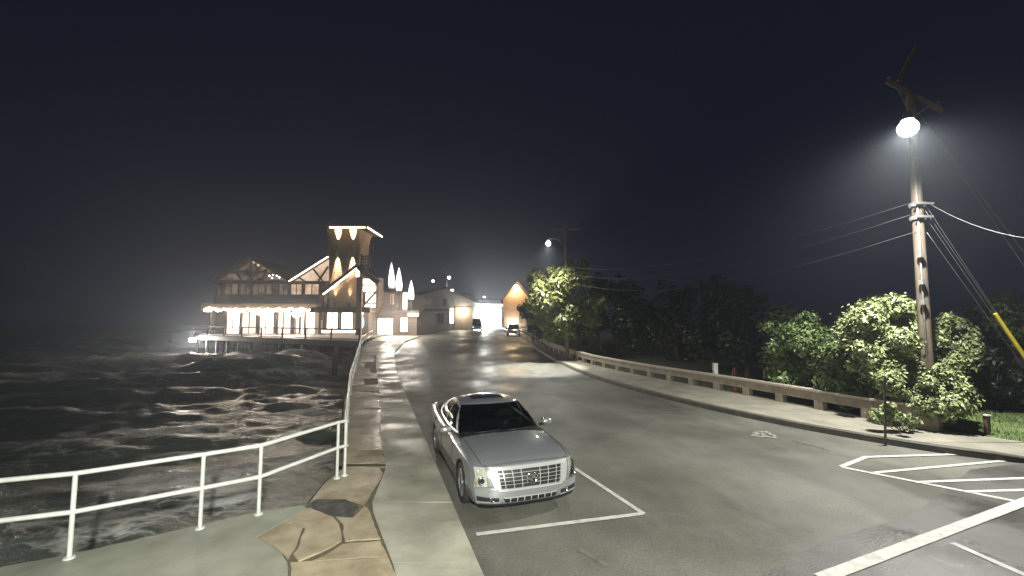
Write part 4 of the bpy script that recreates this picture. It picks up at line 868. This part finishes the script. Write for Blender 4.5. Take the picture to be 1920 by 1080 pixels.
# bright shop at the end of the street
sh = empty('bright_shop', (-9, 112, 1.2), 'brilliantly lit white shopfront at the end of the street', 'building')
tpart('wall', 'stucco_grey', (880, 563, 940, 617), 113, 10, sh); tpart('shop_window', 'storefront', (885.5, 577, 926, 614), 112.8, .1, sh); tpart('canopy', 'stucco_grey', (879, 570, 943, 574.5), 110.5, 3, sh)
for x in (898.5, 912): tpart('mullion', 'dark_metal', (x - .5, 577, x + .5, 614), 112.7, .08, sh)
tpart('transom', 'dark_metal', (885.5, 585.5, 926, 586.7), 112.66, .06, sh); tpart('light_box', 'storefront', (921, 608, 940, 612), 111.5, .4, sh)
light('POINT', 'shopfront_light', (at(905, 575, 108).x, 107, 4.2), 20000, (1.0, 1.0, .95), sh, .6)
# small lit lamps on short brackets over the roofs
for x, y, Y, lab in ((812, 527, 90, 'small round lamp above the left end of the dark town roof'), (882, 559, 100, 'small flat lamp at the right end of the town roofs'), (908, 557, 106, 'tiny lamp above the bright shopfront'), (848, 544, 86.8, 'small flat lamp on the roof edge below the far street lamp')):
    c = at(x, y, Y); z0 = {812: zat(550, Y), 882: 1.2, 908: zat(570, 110), 848: c.z - .8}[x]; o = empty('roof_lamp', (c.x, Y, z0), lab, 'lamp')
    MB().bar((c.x, Y, z0), (c.x, Y, c.z), .08, .08).build('pole', 'dark_metal', o); MB().ball(c, .2, 10, (1.6, 1.2, .8) if x != 812 else (1.3, 1.3, 1.3)).build('lamp_bulb', 'bulb_far', o, smooth=True)
# brown kiosk on the right with a warm flood
kb = empty('brown_kiosk', (1.5, 66, 1.2), 'brown timber kiosk with a warm floodlight on its gable and a lit doorway', 'building')
Yk = 66
p = [at(x, y, Yk) for x, y in ((946, 612), (986, 612), (990, 556), (970, 533), (943, 562))]
MB().slab([(q.x, q.z) for q in p], Yk, Yk + 8).build('wall', 'siding', kb)
a, b, c = at(939, 566, Yk), at(970, 530, Yk), at(994, 558, Yk)
for s, e in ((a, b), (c, b)): MB().add([s, e, e + Vector((0, 9, 0)), s + Vector((0, 9, 0)), s + Vector((0, 0, .25)), e + Vector((0, 0, .25)), e + Vector((0, 9, .25)), s + Vector((0, 9, .25))], [(3,2,1,0),(4,5,6,7),(0,1,5,4),(1,2,6,5),(2,3,7,6),(3,0,4,7)]).build('roof', 'timber_dark', kb)
for i in range(12):
    z = zat(594, Yk) + i * (zat(560, Yk) - zat(594, Yk)) / 12; MB().box(at(947, 575, Yk).x, at(985, 575, Yk).x, Yk - .05 - .012 * (i % 2), Yk - .005, z, z + .21).build('board', 'siding', kb)
tpart('doorway', 'door_glow', (952, 597, 971, 621), Yk - .06, .05, kb)
for q in (973, 983): tpart('window', 'window_dim', (q, 592, q + 6, 606), Yk - .07, .06, kb)
c = at(968, 538, Yk - .6); MB().ball(c, .34, 10, (1.2, 1, .8)).build('floodlight', 'bulb_warm', kb, smooth=True); light('POINT', 'kiosk_flood_light', c + Vector((-.2, -.7, -.25)), 650, (1.0, .72, .38), kb, .2)
light('POINT', 'doorway_light', at(962, 606, Yk - 1.4), 350, (1.0, .86, .7), kb, .2)

# ------------------------------------------------------------------ parked silver sedan (x forward, y left)
CAR_H = math.atan2(-.95, .33)                 # faces the camera, parallel to the kerb
def interp(xs, ys, x):                        # smooth cubic through the points
    xs = np.array(xs, float); ys = np.array(ys, float); m_ = np.gradient(ys, xs); i = np.clip(np.searchsorted(xs, x) - 1, 0, len(xs) - 2)
    h_ = xs[i+1] - xs[i]; t = (np.asarray(x) - xs[i]) / h_; return (2*t**3-3*t**2+1)*ys[i] + (t**3-2*t**2+t)*h_*m_[i] + (-2*t**3+3*t**2)*ys[i+1] + (t**3-t**2)*h_*m_[i+1]
SX = [-2.40, -2.25, -1.9, -1.4, -.9, -.3, .3, .9, 1.3, 1.7, 2.05, 2.25, 2.36]
SWd = [.80, .86, .895, .915, .92, .92, .92, .918, .915, .905, .885, .865, .845]
SH = [1.00, 1.04, 1.05, 1.02, .99, .965, .945, .925, .90, .875, .835, .80, .775]
ST = [1.04, 1.09, 1.11, 1.09, 1.05, 1.0, .985, 1.0, .985, .955, .905, .865, .825]
SB = [.36, .30, .24, .20, .19, .19, .19, .19, .20, .20, .20, .20, .21]
KU = [0, .2, .38, .52, .60, .66, .74, .83, .90, .96, 1.0]
def section(x):
    w_, zs, zt, zb = (float(interp(SX, q, x)) for q in (SWd, SH, ST, SB))
    py = [0, .36*w_, .64*w_, .84*w_, .925*w_, .975*w_, 1.0*w_, .995*w_, .975*w_, .95*w_, .86*w_]
    pz = [zt, zt-.004, zt-.016, zt*.42+zs*.58, zs-.005, zs-.07, zs-.24, .50, .36, zb+.03, zb]
    return py, pz
def bow(y, z): return .215 * (abs(y) / .85) ** 3.6
def lean(z): return .10 * max(0, (z - .55) / .27) ** 2 + .05 * max(0, (.36 - z) / .15) ** 2
def fx(y, z): return 2.435 - bow(y, z) - lean(z)
def xw(x): return max(0, (x - 1.75) / .61) ** 2
NS, NK = 118, 44
xsl = np.linspace(-2.40, 2.36, NS); uu = np.linspace(0, 1, NK)
GRID = np.zeros((NS, 2 * NK - 1, 3))
for i, x in enumerate(xsl):
    py, pz = section(x); yy = interp(KU, py, uu); zz = interp(KU, pz, uu); yy = np.maximum(yy, 0)
    for k in range(NK):
        wgt = xw(x); rear = max(0, (-1.9 - x) / .5) ** 2
        X = x + wgt * (fx(yy[k], zz[k]) - 2.36) + rear * .16 * (yy[k] / .85) ** 3
        GRID[i, NK - 1 + k] = (X, yy[k], zz[k]); GRID[i, NK - 1 - k] = (X, -yy[k], zz[k])
WX = [1.52, -1.36]; WR = .342; AR = .395
for cx in WX:                                  # snap grid onto the wheel-arch circle
    for i in range(NS):
        for k in range(2 * NK - 1):
            p = GRID[i, k]
            if abs(p[1]) > .6 and p[2] < .76:
                d_ = math.hypot(p[0] - cx, p[2] - .34)
                if abs(d_ - AR) < .024 and d_ > 1e-6: s_ = AR / d_; GRID[i, k, 0] = cx + (p[0]-cx)*s_; GRID[i, k, 2] = .34 + (p[2]-.34)*s_
def car_region(c, ku):
    x, y, z = c; ay = abs(y)
    for cx in WX:
        if ay > .5 and math.hypot(x - cx, z - .34) < AR - .002 and z < .9: return None
    if ku < .50 and x > .98 and x < 2.32: return 'hood'
    if ku < .56 and x < -1.62 and x > -2.3: return 'trunk_lid'
    if ku < .56 and -1.62 <= x <= .98: return 'deck'
    if .57 < ku < .915 and -.36 < x < .80: return 'door_f' + ('l' if y > 0 else 'r')
    if .57 < ku < .915 and -1.28 < x <= -.36 and math.hypot(x + 1.36, z - .34) > AR + .05: return 'door_r' + ('l' if y > 0 else 'r')
    if ku >= .915 and abs(x) < 2: return 'sill_' + ('l' if y > 0 else 'r') + ('f' if x > 1.5 else 'b' if x < -1.36 else 'm')
    if x > 2.08 and z < .62: return 'front_bumper_' + ('l' if y > 0 else 'r')
    if x < -2.05 and z < .66: return 'rear_bumper_' + ('l' if y > 0 else 'r')
    return 'body'
def make_car():
    loc = Vector((-.48, 9.45, 0)) 
    root = empty('parked_car', loc, 'silver sedan with chrome grille parked facing the viewer at the left kerb', 'car', rz=CAR_H)
    B_ = lambda mb, n, m, p=root, s=False, out=None: mb.build(n, m, p, local=True, smooth=s, out=out)
    # shell split into panels
    reg = {}
    for i in range(NS - 1):
        for k in range(2 * NK - 2):
            q = [GRID[i, k], GRID[i, k+1], GRID[i+1, k+1], GRID[i+1, k]]; c = sum(q) / 4; r_ = car_region(c, abs(k + .5 - (NK - 1)) / (NK - 1))
            if r_: reg.setdefault(r_, []).append([(i, k), (i, k+1), (i+1, k+1), (i+1, k)])
    # smooth normals shared across panels
    body_objs = {}
    du = np.gradient(GRID, axis=0); dv = np.gradient(GRID, axis=1); NRM = np.cross(du, dv); NRM /= np.linalg.norm(NRM, axis=2)[..., None] + 1e-9
    mid = GRID[:, NK-1] * 0; sgn = np.sign((NRM * (GRID - np.array([0, 0, .6]))).sum(2)); NRM *= np.where(sgn == 0, 1, sgn)[..., None]
    names = {'hood': 'hood', 'trunk_lid': 'trunk_lid', 'deck': 'body_deck', 'door_fl': 'door', 'door_fr': 'door', 'door_rl': 'door', 'door_rr': 'door', 'sill': 'sill', 'front_bumper': 'bumper_side', 'rear_bumper': 'rear_bumper', 'body': 'body'}
    for r_, fl in reg.items():
        ids = {}; vs = []; ns = []; fs = []
        for f in fl:
            t = []
            for ik in f:
                if ik not in ids: ids[ik] = len(vs); vs.append(tuple(GRID[ik])); ns.append(tuple(NRM[ik]))
                t.append(ids[ik])
            fs.append(t[::-1])
        o = MB().add(vs, fs).build(names.get(r_) or ('sill' if r_[:4] == 'sill' else 'bumper_side'), 'car_dark' if r_ == 'deck' else 'car_silver', root, local=True, fix=False); me = o.data
        me.polygons.foreach_set('use_smooth', [True] * len(me.polygons)); me.normals_split_custom_set_from_vertices(ns); body_objs[r_] = o
    # front fascia as a height field over y, z
    def fpatch(c, off=0., th=.02, n=8, m_=4):            # corners (y, z): bl, br, tr, tl
        P = []
        for j in range(m_ + 1):
            t = j / m_; row = []
            for i in range(n + 1):
                s = i / n; y = (c[0][0]*(1-s) + c[1][0]*s)*(1-t) + (c[3][0]*(1-s) + c[2][0]*s)*t; z = (c[0][1]*(1-s) + c[1][1]*s)*(1-t) + (c[3][1]*(1-s) + c[2][1]*s)*t
                row.append((fx(y, z) + off, y, z))
            P.append(row)
        mb = MB().grid(P)
        if th:
            loop = P[0] + [r_[-1] for r_ in P[1:]] + P[-1][::-1][1:] + [r_[0] for r_ in P[::-1][1:-1]]
            Q = [loop + loop[:1], [(p[0] - th, p[1], p[2]) for p in loop + loop[:1]]]; mb.grid(Q)
        return mb
    py, pz = section(2.36); yy = interp(KU, py, uu); zz = interp(KU, pz, uu)
    P = [[(fx(s * max(0, yy[k]), zz[k]), s * max(0, yy[k]), zz[k]) for s in np.linspace(-1, 1, 41)] for k in range(NK)]
    fb = B_(MB().grid(P), 'front_bumper', 'car_silver', root, True)
    # bumper shelf, lower lip
    B_(fpatch([(-.84, .455), (.84, .455), (.84, .485), (-.84, .485)], .014, .03, 30, 2), 'bumper_crease', 'car_silver', fb, True)
    B_(fpatch([(-.74, .205), (.74, .205), (.78, .245), (-.78, .245)], .022, .05, 24, 2), 'lip', 'black_plastic', fb, True)
    # grille: bright surround, black core, bars, emblem
    for c in ([(-.62, .765), (.62, .765), (.65, .815), (-.65, .815)], [(-.52, .455), (.52, .455), (.515, .49), (-.515, .49)]): B_(fpatch(c, .035, .07, 24, 3), 'grille_surround', 'satin_trim', root, True)
    for s in (-1, 1): B_(fpatch([(s*.47, .485), (s*.57, .485), (s*.65, .77), (s*.525, .77)], .033, .07, 6, 8), 'grille_surround', 'satin_trim', root, True)
    gr = B_(fpatch([(-.482, .49), (.482, .49), (.55, .768), (-.55, .768)], .004, .02, 20, 6), 'grille', 'black_plastic', root, True)
    for z in (.545, .60, .655, .71): hw = .482 + (z - .49) / .278 * .065; B_(fpatch([(-hw, z - .003), (hw, z - .003), (hw, z + .003), (-hw, z + .003)], .010, .005, 20, 1), 'grille_bar', 'satin_trim', gr)
    for y in (-.40, -.27, -.14, .14, .27, .40): k_ = y * 1.1; B_(fpatch([(y - .005, .49), (y + .005, .49), (k_ + .005, .765), (k_ - .005, .765)], .014, .008, 1, 6), 'grille_bar', 'satin_trim', gr)
    e = MB(); cx_ = fx(0, .63) + .045
    e.tube([(cx_, .088 * math.cos(t), .628 + .083 * math.sin(t)) for t in np.linspace(R(112), R(428), 26)], .0115, 8); em = B_(e, 'emblem_wreath', 'chrome', root, True)
    shp = [(-.05, .66), (.05, .66), (.05, .625), (.03, .588), (0, .572), (-.03, .588), (-.05, .625)]
    B_(MB().add([(cx_ + .004, y, z) for y, z in shp] + [(cx_ - .03, y, z) for y, z in shp], [tuple(range(7)), tuple(range(7, 14))[::-1]] + [(i, (i+1) % 7, 7+(i+1) % 7, 7+i) for i in range(7)]), 'emblem_shield', 'chrome', em)
    B_(MB().box(cx_ + .005, cx_ + .009, -.04, -.004, .622, .652), 'emblem_field', 'crest_red', em); B_(MB().box(cx_ + .005, cx_ + .009, .004, .04, .592, .618), 'emblem_field', 'black_plastic', em)
    for y in (-.03, -.01, .01, .03): B_(MB().ball((cx_, y, .70 + .008 * (abs(y) < .02)), .009, 6), 'emblem_pearl', 'chrome', em)
    # headlamps: tall vertical, wrapping up into the wing
    for s in (-1, 1):
        hl = B_(fpatch([(s*.665, .52), (s*.81, .52), (s*.835, .80), (s*.685, .80)], .004, .02, 8, 8), 'headlamp', 'lamp_reflector', root, True)
        B_(fpatch([(s*.655, .51), (s*.818, .51), (s*.842, .812), (s*.675, .812)], .03, 0, 8, 8), 'lens', 'lamp_lens', hl, True, (1, 0, 0))
        xh = fx(.735, .61); B_(MB().lathe([(.001, -.02), (.045, .0), (.062, .028), (.068, .03), (.068, .0)], (xh - .015, s*.735, .605), axis='x', n=18), 'projector', 'chrome', hl, True)
        B_(MB().ball((xh, s*.735, .605), .04, 12), 'projector_lens', 'dark_glass', hl, True)
        B_(MB().lathe([(.001, -.02), (.03, .0), (.042, .02), (.042, 0)], (fx(.765, .73) - .01, s*.765, .73), axis='x', n=14), 'high_beam', 'chrome', hl, True)
        B_(MB().add([(fx(.80, z) + .01, s*.80, z) for z in (.53,)] + [(fx(.80, .6) + .012, s*.80, .6), (fx(.815, .6) + .012, s*.818, .6), (fx(.815, .53) + .01, s*.81, .53)], [(0, 1, 2, 3)]), 'side_marker', 'amber', hl)
        fg = B_(fpatch([(s*.50, .285), (s*.80, .295), (s*.815, .37), (s*.50, .345)], .006, .02, 8, 3), 'fog_recess', 'black_plastic', root, True)
        B_(MB().lathe([(.001, .0), (.03, .01), (.036, .02), (.036, .0)], (fx(.60, .318), s*.60, .318), axis='x', n=14), 'fog_lamp', 'chrome', fg, True)
        B_(fpatch([(s*.49, .268), (s*.81, .278), (s*.81, .288), (s*.49, .28)], .02, .03, 8, 1), 'fog_trim', 'satin_trim', fg)
    it = B_(fpatch([(-.40, .262), (.40, .262), (.44, .335), (-.44, .335)], .006, .02, 16, 3), 'lower_intake', 'black_plastic', root, True)
    for y in np.linspace(-.33, .33, 7): B_(fpatch([(y - .005, .265), (y + .005, .265), (y + .008, .333), (y - .008, .333)], .012, .02, 1, 2), 'intake_bar', 'satin_trim', it)
    B_(fpatch([(-.42, .335), (.42, .335), (.43, .348), (-.43, .348)], .016, .03, 16, 1), 'intake_trim', 'satin_trim', it)
    # greenhouse
    def patch(bl, br, tr, tl, bulge, n=14, m_=8, dirn=(1, 0, .6)):
        bl, br, tr, tl, dirn = (Vector(q) for q in (bl, br, tr, tl, dirn)); P = []
        for j in range(m_ + 1):
            t = j / m_; P.append([((bl.lerp(br, s)).lerp(tl.lerp(tr, s), t) + dirn.normalized() * bulge * (1 - (2*s-1)**2) * (1 - .25*(2*t-1)**2)) for s in (i / n for i in range(n + 1))])
        return MB().grid(P), P
    wl_, wr_ = (.66, .775, .965), (.66, -.775, .965); tl_, tr_ = (.02, .60, 1.385), (.02, -.60, 1.385)
    ws, PW = patch(wr_, wl_, tl_, tr_, .26, dirn=(1, 0, .12)); ws = B_(ws, 'windscreen', 'windscreen', root, True, (1, 0, 1))
    rl_, rr_ = (-1.58, .70, 1.075), (-1.58, -.70, 1.075); bl_, br_ = (-.98, .56, 1.375), (-.98, -.56, 1.375)
    rg, PR_ = patch(rl_, rr_, br_, bl_, .20, dirn=(-1, 0, .2)); B_(rg, 'rear_window', 'side_glass', root, True, (-1, 0, 1))
    top_f = PW[-1]; top_r = PR_[-1][::-1]; P = []
    for j in range(17):
        t = j / 16; P.append([Vector(a_).lerp(Vector(b_2), t) + Vector((0, 0, (.055 + .03 * (1 - (2*i/14-1)**2)) * math.sin(math.pi * (.08 + .84*t)) ** .8 - .012)) for i, (a_, b_2) in enumerate(zip(top_f, top_r))])
    P[0] = [Vector(q) for q in top_f]; P[-1] = [Vector(q) for q in top_r]
    rf = B_(MB().grid(P), 'roof', 'car_silver', root, True)
    SR = [[P[j][i] + Vector((0, 0, .006)) for i in range(3, 12)] for j in range(4, 11)]; B_(MB().grid(SR), 'sunroof', 'dark_glass', rf, True)
    for s in (-1, 1):
        U = [P[j][14 if s > 0 else 0] for j in range(17)]
        low = [Vector((x, s * float(interp([-1.62, -1.2, -.3, .4, .66], [.715, .80, .83, .81, .777], x)), float(interp([-1.62, -1.2, -.3, .4, .66], [1.07, 1.045, .995, .962, .962], x)))) for x in np.linspace(.66, -1.60, 17)]
        def side(j0, j1, t0, t1, off=0.0, sub=6):
            Q = []
            for t in np.linspace(t0, t1, 6):
                row = []
                for q in np.linspace(j0, j1, sub + 1):
                    i0 = min(15, int(q)); f_ = q - i0; a_ = low[i0].lerp(low[i0+1], f_); b_2 = U[i0].lerp(U[i0+1], f_); v = a_.lerp(b_2, t); v.y += s * (.035 * math.sin(math.pi * t) + off); row.append(v)
                Q.append(row)
            return MB().grid(Q)
        B_(side(0, 16, .86, 1.0, 0), 'roof_rail', 'car_silver', root, True); B_(side(0, 16, -.04, .06, 0), 'belt_trim', 'satin_trim', root, True)
        B_(side(0, .9, .06, .86), 'pillar', 'car_silver', root, True); B_(side(6.9, 7.5, .06, .86, .002), 'pillar', 'black_plastic', root, True); B_(side(12.6, 16, .06, .86), 'pillar', 'car_silver', root, True)
        B_(side(.9, 6.9, .06, .86, -.006), 'side_window', 'side_glass', root, True, (0, s, .3)); B_(side(7.5, 12.6, .06, .86, -.006), 'side_window', 'side_glass', root, True, (0, s, .3))
        # mirror
        mm = MB(); mm.ball((.60, s * 1.0, 1.045), .105, 12, (.75, 1.15, .72)); mi = B_(mm, 'mirror', 'car_silver', root, True)
        B_(MB().bar((.62, s * .84, .985), (.60, s * .96, 1.01), .07, .035), 'mirror_arm', 'black_plastic', mi); B_(MB().box(.518, .524, s*1.0 - .09, s*1.0 + .09, .99, 1.10), 'mirror_glass', 'chrome', mi)
        for r_, hx in (('door_f' + ('l' if s > 0 else 'r'), -.18), ('door_r' + ('l' if s > 0 else 'r'), -1.05)):
            B_(MB().tube([(hx + .11, s*.915, .885), (hx + .06, s*.955, .89), (hx - .06, s*.955, .892), (hx - .11, s*.915, .893)], .012, 8), 'handle', 'chrome', body_objs[r_], True)
        # wipers lie on the cowl
    for y0, y1 in ((.05, .62), (-.55, .02)):
        w_ = MB(); w_.tube([(.93 + .0 * y0, y0, 1.015), (.955, (y0 + y1)/2, 1.022), (.80, y1, 1.01)], .009, 6); B_(w_, 'wiper', 'black_plastic', root, True)
    B_(MB().grid([[(x, y, 1.0 - .02 * abs(y)) for y in np.linspace(-.74, .74, 9)] for x in (.70, .86, 1.0)]), 'cowl', 'black_plastic', root, True)
    # shut lines round the bonnet and doors
    def shut(pts): B_(MB().tube(pts, .0045, 5), 'shut_line', 'black_plastic', body_objs['body'], True)
    kh = int(round(.50 * (NK - 1))); i0 = int(np.argmin(abs(xsl - .98))); i1 = int(np.argmin(abs(xsl - 2.30)))
    for s in (-1, 1):
        shut([tuple(GRID[i, NK - 1 + s * kh]) for i in range(i0, i1, 2)])
        for xd in (.80, -.36): i = int(np.argmin(abs(xsl - xd))); shut([tuple(GRID[i, NK - 1 + s * k]) for k in range(int(.57 * (NK - 1)), int(.92 * (NK - 1)))])
    shut([tuple(GRID[i1, k] + np.array([.0, 0, .002])) for k in range(NK - 1 - kh, NK + kh, 2)])
    # wheels
    for cx in WX:
        for s in (-1, 1):
            wh = empty('wheel', (cx, s * .79, .342)); wh.parent = root
            prof = [(.235, -.105), (.30, -.115), (.328, -.105), (.341, -.08), (.342, 0), (.341, .08), (.328, .105), (.30, .115), (.235, .105)]
            B_(MB().lathe(prof, axis='y', n=36), 'tyre', 'tyre', wh, 40)
            rim = MB().lathe([(.238, -.10), (.238, .10), (.225, .105), (.215, .09), (.20, -.09)], axis='y', n=32); so = s * .075
            for k in range(7):
                for d_ in (-.11, .11):
                    a_ = 2 * math.pi * k / 7; rim.bar((.05 * math.cos(a_), so, .05 * math.sin(a_)), (.225 * math.cos(a_ + d_), so + s * .012, .225 * math.sin(a_ + d_)), .02, .03, (0, 1, 0))
            rim.lathe([(.07, so - .02), (.07, so + .02), (.05, so + s*.03), (.001, so + s*.03)], axis='y', n=14); B_(rim, 'rim', 'rim', wh, 40)
            B_(MB().lathe([(.001, so - s*.06), (.15, so - s*.06), (.15, so - s*.075), (.001, so - s*.075)], axis='y', n=20), 'brake_disc', 'dark_metal', wh)
        la = MB()
        for s in (-1, 1):
            la.grid([[(cx + AR * 1.0 * math.cos(t), y, .34 + AR * 1.0 * math.sin(t)) for t in np.linspace(-.15, math.pi + .15, 18)] for y in (s*.90, s*.52)]); la.add([(cx + AR * math.cos(t), s*.52, .34 + AR * math.sin(t)) for t in np.linspace(-.15, math.pi + .15, 18)], [tuple(range(18))])
        B_(la, 'wheel_arch', 'black_plastic', root)
    B_(MB().box(-2.2, 2.1, -.52, .52, .17, .6), 'underbody', 'black_plastic', root)
    for x0 in (-1.0, ): B_(MB().box(-.95, 1.12, -.78, .78, .17, .24), 'floor_pan', 'black_plastic', root)
    # cabin
    B_(MB().cbox(.42, .95, -.70, .70, .70, .955, .05), 'dashboard', 'interior', root)
    for s in (-1, 1):
        st = B_(MB().cbox(-.55, -.35, s*.37 - .24, s*.37 + .24, .40, 1.12, .07), 'seat', 'interior_grey', root); B_(MB().cbox(-.58, -.46, s*.37 - .12, s*.37 + .12, 1.13, 1.30, .04), 'headrest', 'interior_grey', st); B_(MB().cbox(-.45, .10, s*.37 - .25, s*.37 + .25, .36, .52, .06), 'cushion', 'interior_grey', st)
    B_(MB().cbox(-1.25, -1.05, -.62, .62, .45, 1.10, .07), 'rear_seat', 'interior_grey', root)
    B_(MB().tube([(.33 + .06 * math.sin(t), .37 + .185 * math.cos(t), .94 + .165 * math.sin(t)) for t in np.linspace(0, 6.283, 24)], .016, 8), 'steering_wheel', 'interior', root, True)
    B_(MB().add([(.84, -.60, .962), (.84, -.36, .962), (.62, -.36, .966), (.62, -.60, .966)], [(0, 1, 2, 3)]), 'paper', 'paper', root)
    B_(MB().cbox(.30, .34, -.11, .11, 1.27, 1.33, .012), 'interior_mirror', 'interior', root)
    # rear lamps and plate
    for s in (-1, 1): B_(MB().cbox(-2.36, -2.22, s*.80 - .05, s*.80 + .05, .62, 1.0, .02), 'tail_lamp', 'red_paint', root)
    P = [[(-2.40 - .02 * math.sin(k / (NK-1) * 3.1), s * max(0, yy_), zz_) for s in np.linspace(-1, 1, 21)] for k, (yy_, zz_) in enumerate(zip(interp(KU, section(-2.4)[0], uu), interp(KU, section(-2.4)[1], uu)))]
    P = [[(p[0] + .16 * (abs(p[1]) / .85) ** 3, p[1], p[2]) for p in row] for row in P]; B_(MB().grid(P), 'rear_bumper', 'car_silver', root, True)
    return root
car = make_car(); car.scale = (1.0, 1.09, 1.0)

# ------------------------------------------------------------------ two far vehicles
def small_vehicle(px, Y, yaw, L_, W_, H_, label, lit=False, van=False):
    p = at(px, 600, Y); root = empty('parked_van' if van else 'parked_car', (p.x, Y, rise(Y) + .005), label, 'van' if van else 'car', rz=R(yaw))
    B_ = lambda mb, n, m, q=root, s=False: mb.build(n, m, q, local=True, smooth=s)
    hz = H_ * (.56 if not van else .5)
    secs = [(-L_/2, .82, .35, hz*.9), (-L_*.42, .97, .25, hz), (0, 1, .22, hz), (L_*.30, 1, .22, hz), (L_*.42, .95, .25, hz*.88), (L_/2, .84, .35, hz*.7)]
    P = []
    for x, w_, z0, z1 in secs: hw = W_/2*w_; P.append([(x, -hw*.9, z0), (x, -hw, z0 + .15), (x, -hw, z1 - .12), (x, -hw*.9, z1), (x, 0, z1 + .03), (x, hw*.9, z1), (x, hw, z1 - .12), (x, hw, z0 + .15), (x, hw*.9, z0)])
    mb = MB().grid(P); mb.add(P[0], [tuple(range(9))]); mb.add(P[-1], [tuple(range(9))]); B_(mb, 'body', 'car_dark', root, 40)
    c0, c1, r0, r1 = (-L_*.46, L_*.38, -L_*.44, L_*.26) if van else (-L_*.40, L_*.22, -L_*.28, L_*.06); hw, rw = W_/2*.9, W_/2*.72; zb = hz - .02
    cab = [(c0, -hw, zb), (c1, -hw, zb), (c1, hw, zb), (c0, hw, zb), (r0, -rw, H_), (r1, -rw, H_), (r1, rw, H_), (r0, rw, H_)]
    B_(MB().add(cab, [(4,5,6,7),(0,1,5,4),(2,3,7,6),(3,0,4,7)]), 'cabin', 'car_dark'); 
    def lerp3(a_, b_2, t): return tuple(a_[i] + (b_2[i] - a_[i]) * t for i in range(3))
    w0, w1, w2, w3 = cab[1], cab[2], cab[6], cab[5]
    B_(MB().add([(w0[0] + .012, w0[1]*.92, w0[2] + .05), (w1[0] + .012, w1[1]*.92, w1[2] + .05), (w2[0] + .03, w2[1]*.93, w2[2] - .07), (w3[0] + .03, w3[1]*.93, w3[2] - .07)], [(0,1,2,3)]).add(cab[1:3] + [cab[6], cab[5]], [(0,1,2,3)]), 'windscreen', 'dark_glass')
    for s in (-1, 1):
        B_(MB().add([(c0 + .3, s*(hw + .004), zb + .06), (c1 - .25, s*(hw + .004), zb + .06), (r1 - .05, s*(rw + .03), H_ - .1), (r0 + .25, s*(rw + .03), H_ - .1)], [(0,1,2,3)]), 'side_window', 'dark_glass')
        B_(MB().cbox(L_/2 - .16, L_/2 + .01, s*W_*.36 - .14, s*W_*.36 + .14, hz*.55, hz*.70, .03), 'headlight', 'chrome'); B_(MB().ball((c1 - .15, s*(W_/2 + .06), zb + .12), .11, 8, (.7, 1, .8)), 'mirror', 'car_dark', root, True)
        for x in (L_*.31, -L_*.31):
            wh = empty('wheel', (x, s*(W_/2 - .10), .32)); wh.parent = root; B_(MB().lathe([(.2, -.1), (.31, -.1), (.32, -.07), (.32, .07), (.31, .1), (.2, .1)], axis='y', n=20), 'tyre', 'tyre', wh, 40); B_(MB().lathe([(.001, s*.085), (.2, s*.07), (.205, s*.1)], axis='y', n=16), 'rim', 'rim', wh)
    B_(MB().box(L_/2 - .06, L_/2 + .012, -W_*.22, W_*.22, hz*.45, hz*.62), 'grille', 'black_plastic')
    return root
small_vehicle(894, 78, -84, 4.6, 1.9, 2.25, 'dark van in silhouette in front of the bright shopfront', van=True)
small_vehicle(963, 56, -92, 4.1, 1.7, 1.5, 'dark small car parked in front of the brown kiosk doorway')

# ------------------------------------------------------------------ lamp standing behind the viewer that lights the walkway and the car
lb = Vector((1.6, -3.0, 0)); ls = empty('street_lamp', (lb.x, lb.y, .1), 'steel street lamp standing behind the viewer by the walkway', 'street lamp')
lh = Vector((.8, -1.9, 4.5))
MB().tube([lb, lb + Vector((0, 0, 4.2)), lb + Vector((-.3, .4, 4.75)), lh + Vector((0, 0, .3))], [.09, .065, .05, .04], 12).build('pole', 'steel', ls, smooth=True)
lamp_head(ls, lh, None)
light('SPOT', 'street_lamp_light', lh + Vector((0, 0, -.06)), 5600, (.98, 1.0, .89), ls, .15, 106, .75, Vector((-.7, 4.9, 0)))

# ------------------------------------------------------------------ wet sea air
hm = bpy.data.materials.new('haze_air'); hm.use_nodes = True; nt = hm.node_tree; nt.nodes.remove(nt.nodes['Principled BSDF'])
pv = nt.nodes.new('ShaderNodeVolumePrincipled'); pv.inputs['Color'].default_value = (.80, .88, 1.0, 1); pv.inputs['Density'].default_value = HAZE; pv.inputs['Anisotropy'].default_value = .65
nt.links.new(pv.outputs[0], nt.nodes['Material Output'].inputs['Volume'])
hz_ = MB().box(-480, 960, -60, 960, -5.5, 16.2).build('haze', hm); tag(hz_, 'thin wet sea haze filling the night air', 'haze', kind='stuff')
